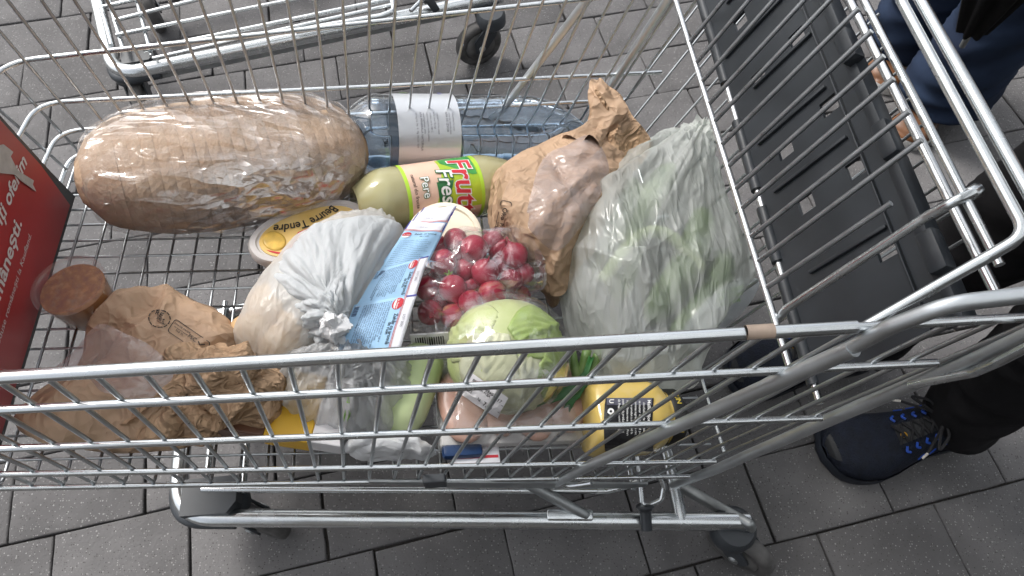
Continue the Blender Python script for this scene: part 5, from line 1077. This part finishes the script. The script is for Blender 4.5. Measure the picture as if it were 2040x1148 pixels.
# ------------------------------------------------------------------ people
MAT['black_cloth'] = M('black_cotton', (0.010, 0.0095, 0.0105), 0.85, var=.25, vscale=18, bump=.4, bscale=220, bdist=.001, spec=.2)
MAT['denim'] = M('blue_denim', (0.009, 0.014, 0.030), 0.85, var=0, vscale=9, col2=(.020, .033, .064), bump=.5, bscale=500, bdist=.0008, spec=.2)
MAT['navy_knit'] = M('navy_knit', (0.007, 0.010, 0.019), 0.7, var=.35, vscale=60, bump=1.0, bscale=330, bdist=.003, spec=.3)
MAT['shoe_black'] = M('black_trim', (0.008, 0.009, 0.011), 0.5, var=.2, vscale=30, bump=.3, bscale=300); MAT['sole'] = M('dark_sole', (0.012, 0.016, 0.024), 0.55, var=.2, vscale=20)
MAT['blue_trim'] = M('blue_trim', (0.01, 0.06, 0.36), 0.45); MAT['lace'] = M('black_lace', (0.012, 0.012, 0.014), 0.8, bump=.6, bscale=600); MAT['aglet'] = M('lace_tip', (.5, .48, .44), .4); MAT['badge'] = M('yellow_badge', (0.55, 0.30, 0.02), 0.4)
MAT['brown_leather'] = M('brown_leather', (0.13, 0.055, 0.022), 0.42, var=.25, vscale=30, bump=.2, bscale=160); MAT['white_sole'] = M('white_sole', (0.55, 0.54, 0.52), 0.6, var=.1)
MAT['skin'] = M('skin', (0.50, 0.30, 0.22), 0.5, sss=.1, var=.06, vscale=20); MAT['jacket'] = M('grey_jacket', (0.05, 0.055, 0.065), 0.8, var=.2, vscale=14, bump=.3, bscale=200); MAT['hair'] = M('dark_hair', (0.02, 0.014, 0.01), 0.6, var=.3, vscale=120, bump=.6, bscale=300)
def skin_body(name, joints, edges, parent, paint):
    me = bpy.data.meshes.new(name); me.from_pydata([j[0] for j in joints], edges, []); o = bpy.data.objects.new(name, me); COL.objects.link(o)
    md = o.modifiers.new('skin', 'SKIN'); sv_ = me.skin_vertices[0].data
    for i, j in enumerate(joints): sv_[i].radius = (j[1], j[1] if len(j) < 3 else j[2]); sv_[i].use_root = (i == 0)
    s = o.modifiers.new('sub', 'SUBSURF'); s.levels = 2; s.render_levels = 2; bpy.context.view_layer.update()
    ev = bpy.data.meshes.new_from_object(o.evaluated_get(bpy.context.evaluated_depsgraph_get())); v = np.array([tuple(q.co) for q in ev.vertices]); f = [tuple(p.vertices) for p in ev.polygons]
    bpy.data.objects.remove(o); bpy.data.meshes.remove(me); bpy.data.meshes.remove(ev)
    b = obj(name, v, f, paint[0], parent); idx = [paint[1](v[list(q)].mean(0)) for q in f]
    if len(b.data.polygons) == len(idx): b.data.polygons.foreach_set('material_index', idx)
    return b
def trouser_leg(pts, R_, mat, parent, seed, hemcut=.0):
    P_ = fillet(pts, .15, 8); P2 = []
    for a, b in zip(P_[:-1], P_[1:]):
        k = max(1, int(np.linalg.norm(b-a)/.012)); P2 += [a+(b-a)*i/k for i in range(k)]
    P2.append(P_[-1]); n = len(P2); L_ = np.concatenate([[0], np.cumsum([np.linalg.norm(P2[i+1]-P2[i]) for i in range(n-1)])]); L_ /= L_[-1]; seg = 44; v = []
    for i, p in enumerate(P2):
        d = unit(P2[min(i+1, n-1)]-P2[max(i-1, 0)]); u = unit(np.cross(d, [0, 1, 0])); w = np.cross(d, u); r = np.interp(L_[i], np.linspace(0, 1, len(R_)), R_)
        for k in range(seg):
            a = 2*math.pi*k/seg; e = u*math.cos(a)*1.08+w*math.sin(a)*.94; q = p+e*r; low = max(0, 1-L_[i]*2.4)
            fold = (1-2.2*abs(nz((q[0]*6, q[1]*6, q[2]*20+.9*math.cos(a)), 1.0, seed)))*.013*(.4+low)+.008*nz(q, 9, seed+4); v.append(q+e*fold+np.array([0, 0, .006*math.cos(a*2+seed)*(i == 0)]))
    f = [(i*seg+k, i*seg+(k+1) % seg, (i+1)*seg+(k+1) % seg, (i+1)*seg+k) for i in range(n-1) for k in range(seg)]; v, f = thick(v, f, .002); return obj('trouser_leg', v, f, mat, parent)
def shoe(toe, heel, parent, mats, wide=.050, ht=.075, side=1, laces=True, prefix=''):
    ax = unit(np.array([toe[0]-heel[0], toe[1]-heel[1], 0])); Ls = np.hypot(toe[0]-heel[0], toe[1]-heel[1]); A = frame(np.array([heel[0], heel[1], 0]), ax, z=[0, 0, 1])
    ts = [0, .03, .10, .22, .36, .50, .62, .74, .85, .93, .98, 1.0]; wd = [.45, .60, .68, .70, .68, .76, .90, 1.0, .96, .80, .52, .18]; hs_ = [.80, 1.05, 1.22, 1.30, 1.26, 1.12, .94, .80, .72, .62, .50, .36]; cxs = [0, 0, 0, 0, .02, .06, .08, .06, 0, -.05, -.08, -.09]
    n = 24; v = []; T2 = np.linspace(0, 1, 30)
    def sec(t): return wide*np.interp(t, ts, wd), ht*np.interp(t, ts, hs_), wide*side*np.interp(t, ts, cxs)
    for t in T2:
        w, h, c = sec(t)
        for k in range(n):
            a = math.pi*k/(n-1); e = .72 if t > .55 else .62; v.append((Ls*t, c+w*math.copysign(abs(math.cos(a))**e, math.cos(a)), .022+(h-.022)*abs(math.sin(a))**(.85)))
    f = [(i*n+k, i*n+k+1, (i+1)*n+k+1, (i+1)*n+k) for i in range(len(T2)-1) for k in range(n-1)]; f += [tuple(range(n)), tuple((len(T2)-1)*n+k for k in range(n))[::-1]]
    up = obj('shoe', xf(v, A), f, mats[0], parent)
    g = G(); loop = [(Ls*(t*1.03-.015), sec(t)[2]+sec(t)[0]*1.06) for t in T2]+[(Ls*(t*1.03-.015), sec(t)[2]-sec(t)[0]*1.06) for t in T2[::-1]]
    m = len(loop); sx = np.array(loop); c = sx.mean(0); rows = [(sx*0.985+c*.015, .0), (sx, .004), (sx, .022), (c+(sx-c)*.985, .028)]; v = [(p[0], p[1], z) for r, z in rows for p in r]; f = [(j*m+k, j*m+(k+1) % m, (j+1)*m+(k+1) % m, (j+1)*m+k) for j in range(3) for k in range(m)]+[tuple(range(m))[::-1]]
    autosmooth(obj('sole', xf(v, A), f, mats[1], up), 45)
    if not laces: return up, A, Ls, sec
    def top(t, y, lift=.002): w, h, c = sec(t); q = np.clip((y*w)/w, -.98, .98); ang = math.acos(abs(q)**(1/.68)*(1 if q >= 0 else 1)); z = .022+(h-.022)*abs(math.sin(ang))**.85; return xf(np.array([[Ls*t, c+y*w, z+lift]]), A)[0]
    # tongue and eyestay
    v, f = sheet(8, 16, lambda u, w_: top(.34+.30*w_, (u-.5)*.62, .004)); obj('tongue', v, f, 'shoe_black', up)
    for k in range(5):
        t = .38+.055*k
        for s in (-1, 1): tubeo('lace', [top(t, -s*.30, .006), top(t+.02, 0, .012), top(t+.045, s*.32, .006)], .0026, 'lace', up, 6, .01)
        for s in (-1, 1): tubeo('blue_loop', [top(t+.01, s*.42, .002), top(t+.022, s*.56, .003), top(t+.0, s*.62, .002)], .0024, 'blue_trim', up, 6, .006)
    a0 = top(.40, 0, .016)
    for s in (-1, 1):
        lw = A[:3, 1]*s; tubeo('lace', [a0, a0+lw*.035+[0, 0, .016]+A[:3, 0]*.02, a0+lw*.055+A[:3, 0]*.045+[0, 0, .002], a0+lw*.03+A[:3, 0]*.03+[0, 0, .006], a0], .0026, 'lace', up, 6, .02)
        e = a0+lw*.05-A[:3, 0]*-.055+[0, 0, -.012]; tubeo('lace', [a0, a0+lw*.02+A[:3, 0]*.02, e], .0026, 'lace', up, 6, .01); tubeo('lace_tip', [e, e+(lw*.3+A[:3, 0]*.6)*.02+[0, 0, -.004]], .0022, 'aglet', up, 6)
    v, f = ellipsoid(np.zeros(3), np.diag([.009, .006, .0025]), 14, 8); obj('badge', xf(v, frame(top(.60, .06*side, .003), ax, z=[0, 0, 1])), f, 'badge', up)
    for k in range(4):
        t = .30+.07*k; tubeo('blue_stripe', [top(t, -.86*side*-1, .001), top(t+.025, .93*side, .001)], .0022, 'blue_trim', up, 6)
        tubeo('blue_stripe', [top(t, .86*-side, .001), top(t+.03, -.92*side, .001)], .0022, 'blue_trim', up, 6)
    tubeo('collar_trim', [top(.20, .75, .004), top(.30, .55, .008), top(.36, 0, .010), top(.30, -.55, .008), top(.20, -.75, .004)], .0045, 'blue_trim', up, 8, .02)
    v, f = sheet(10, 8, lambda u, w_: top(.955+.04*w_, (u-.5)*1.3, .0012)); obj('toe_cap', v, f, 'shoe_black', up)
    return up, A, Ls, sec
def person(name, label, feet, hipz, face, legmat, legR, topmat, shoes, knee_fwd=.03):
    (t1, h1), (t2, h2) = feet; a1, a2 = [np.array([h[0], h[1], 0])+unit([t[0]-h[0], t[1]-h[1], 0])*.055 for t, h in ((t1, h1), (t2, h2))]
    mid = (a1+a2)/2; fw_ = np.array([math.cos(face), math.sin(face), 0]); lf = np.array([-fw_[1], fw_[0], 0]); pel = mid-fw_*.02+[0, 0, hipz]
    P_ = empty(name, mid, label, 'person')
    J = [(pel, .13, .11), (pel+[0, 0, .18], .125, .10), (pel+[0, 0, .38], .15, .11), (pel+[0, 0, .50], .10, .09), (pel+[0, 0, .58]+fw_*.01, .055), (pel+[0, 0, .66]+fw_*.03, .085, .09), (pel+[0, 0, .76]+fw_*.03, .080, .09)]; E_ = [(0, 1), (1, 2), (2, 3), (3, 4), (4, 5), (5, 6)]
    s1 = 1 if (a1-mid)@lf > 0 else -1
    for a, s in ((a1, s1), (a2, -s1)):
        i = len(J); hip = pel+lf*s*.09-[0, 0, .04]; kn = (a+[0, 0, .08]+hip)/2+fw_*knee_fwd; J += [(hip, .085), (kn, .055), (a+[0, 0, .30], .05), (a+[0, 0, .09], .036)]; E_ += [(0, i), (i, i+1), (i+1, i+2), (i+2, i+3)]
        j = len(J); sh = pel+[0, 0, .47]+lf*s*.17; J += [(sh, .055), (sh+lf*s*.05-[0, 0, .26]-fw_*.02, .042), (sh+lf*s*.02-[0, 0, .34]+fw_*.20, .032), (sh+lf*s*.0-[0, 0, .35]+fw_*.29, .026)]; E_ += [(3, j), (j, j+1), (j+1, j+2), (j+2, j+3)]
        b = J[-1][0]; m = len(J)-1
        for q in range(5): k = len(J); d = (q-2)*.016; J += [(b+lf*d+fw_*.045-[0, 0, .01], .0085), (b+lf*d*1.1+fw_*(.075-.006*abs(q-2))-[0, 0, .035], .007)]; E_ += [(m, k), (k, k+1)]
    zt_ = pel[2]; hd_ = J[5][0]
    body = skin_body('body', J, E_, P_, ([topmat, 'skin', legmat], lambda c: 1 if (c[2] > zt_+.56 or (np.linalg.norm((c-pel)[:2]) > .24 and (c-pel)@fw_ > .20)) else (2 if c[2] < zt_+.02 else 0)))
    v, f = ellipsoid(hd_+[0, 0, .06]-fw_*.015, np.diag([.098, .098, .105]), 24, 14); v = [p for p in v]; keep = [q for q in f if np.mean([v[i][2] for i in q]) > hd_[2]+.03 or np.mean([(v[i]-hd_)@fw_ for i in q]) < -.02]; obj('hair', v, keep, 'hair', P_)
    for s in (-1, 1):
        for (nm, off, rr, mt) in (('eye', fw_*.088+lf*s*.032+[0, 0, .03], .010, 'white_print'), ('ear', lf*s*.088+[0, 0, .015], .018, 'skin')): v, f = ellipsoid(hd_+off, np.eye(3)*rr, 10, 8); obj(nm, v, f, mt, P_)
    v, f = ellipsoid(hd_+fw_*.10+[0, 0, .005], np.diag([.016, .014, .022]), 10, 8); obj('nose', v, f, 'skin', P_); v, f = ellipsoid(hd_+fw_*.088-[0, 0, .035], np.diag([.01, .022, .006]), 10, 6); obj('mouth', v, f, 'red_ink', P_)
    for q, ((t, h), a, s) in enumerate((((t1, h1), a1, s1), ((t2, h2), a2, -s1))):
        hip = pel+lf*s*.085-[0, 0, .06]; kn = (a+[0, 0, .06]+hip)/2+fw_*knee_fwd; trouser_leg([a+[0, 0, .065], kn, hip], legR, legmat, P_, 3.0+q*5)
        shoes(t, h, P_, s)
    g = G(); v, f = ellipsoid(pel-[0, 0, .03], np.diag([.165, .175, .12]), 26, 14); obj('trouser_seat', v, f, legmat, P_); return P_
navy_shoes = lambda t, h, P_, s: shoe(t, h, P_, ('navy_knit', 'sole'), .064, .088, s)
brown_shoes = lambda t, h, P_, s: shoe(t, h, P_, ('brown_leather', 'white_sole'), .050, .070, s, laces=False)
person('person', 'person in black trousers and dark navy trainers with blue trim standing behind the trolley', ((at(1634, 912, .0), at(1925, 842, .0)), (at(1445, 752, .0), at(1722, 702, .0))), .88, math.pi-.1, 'black_cloth', [.058, .058, .070, .080, .09, .10], 'jacket', navy_shoes)
person('person', 'person in dark blue jeans and brown leather shoes beyond the child seat', ((at(1782, 288, 0), at(1872, 208, 0)), (at(1742, 182, 0), at(1800, 88, 0))), .90, math.pi*1.2, 'denim', [.092, .088, .088, .092, .10, .105], 'jacket', brown_shoes)
# folded umbrella hanging beside the jeans
u0, u1, u2 = at(1917, 92, .62), at(1938, 56, .66), at(2040, -90, .86); ud = unit(u1-u0); um = empty('folded_umbrella', u0, 'black folded umbrella with grey tip hanging beside the blue jeans', 'umbrella')
tubeo('tip', [u0, u1+ud*.02], [.0042, .0046], 'dull', um, 10)
def umb(u, w): a = 2*math.pi*u; L_ = .42*w; r = (.018+.026*math.sin(min(1, w*1.5)*math.pi*.6))*(1+.22*math.sin(a*8)); e1 = unit(np.cross(ud, [0, 0, 1])); e2 = np.cross(ud, e1); return u1+ud*L_+(e1*math.cos(a)+e2*math.sin(a))*r
v, f = sheet(48, 20, umb, wrap=True); obj('canopy', v, f, 'black_cloth', um); tubeo('shaft', [u1, u1+ud*.55], .005, 'plastic', um, 8); tubeo('handle', [u1+ud*.52, u1+ud*.62], .012, 'plastic', um, 12)
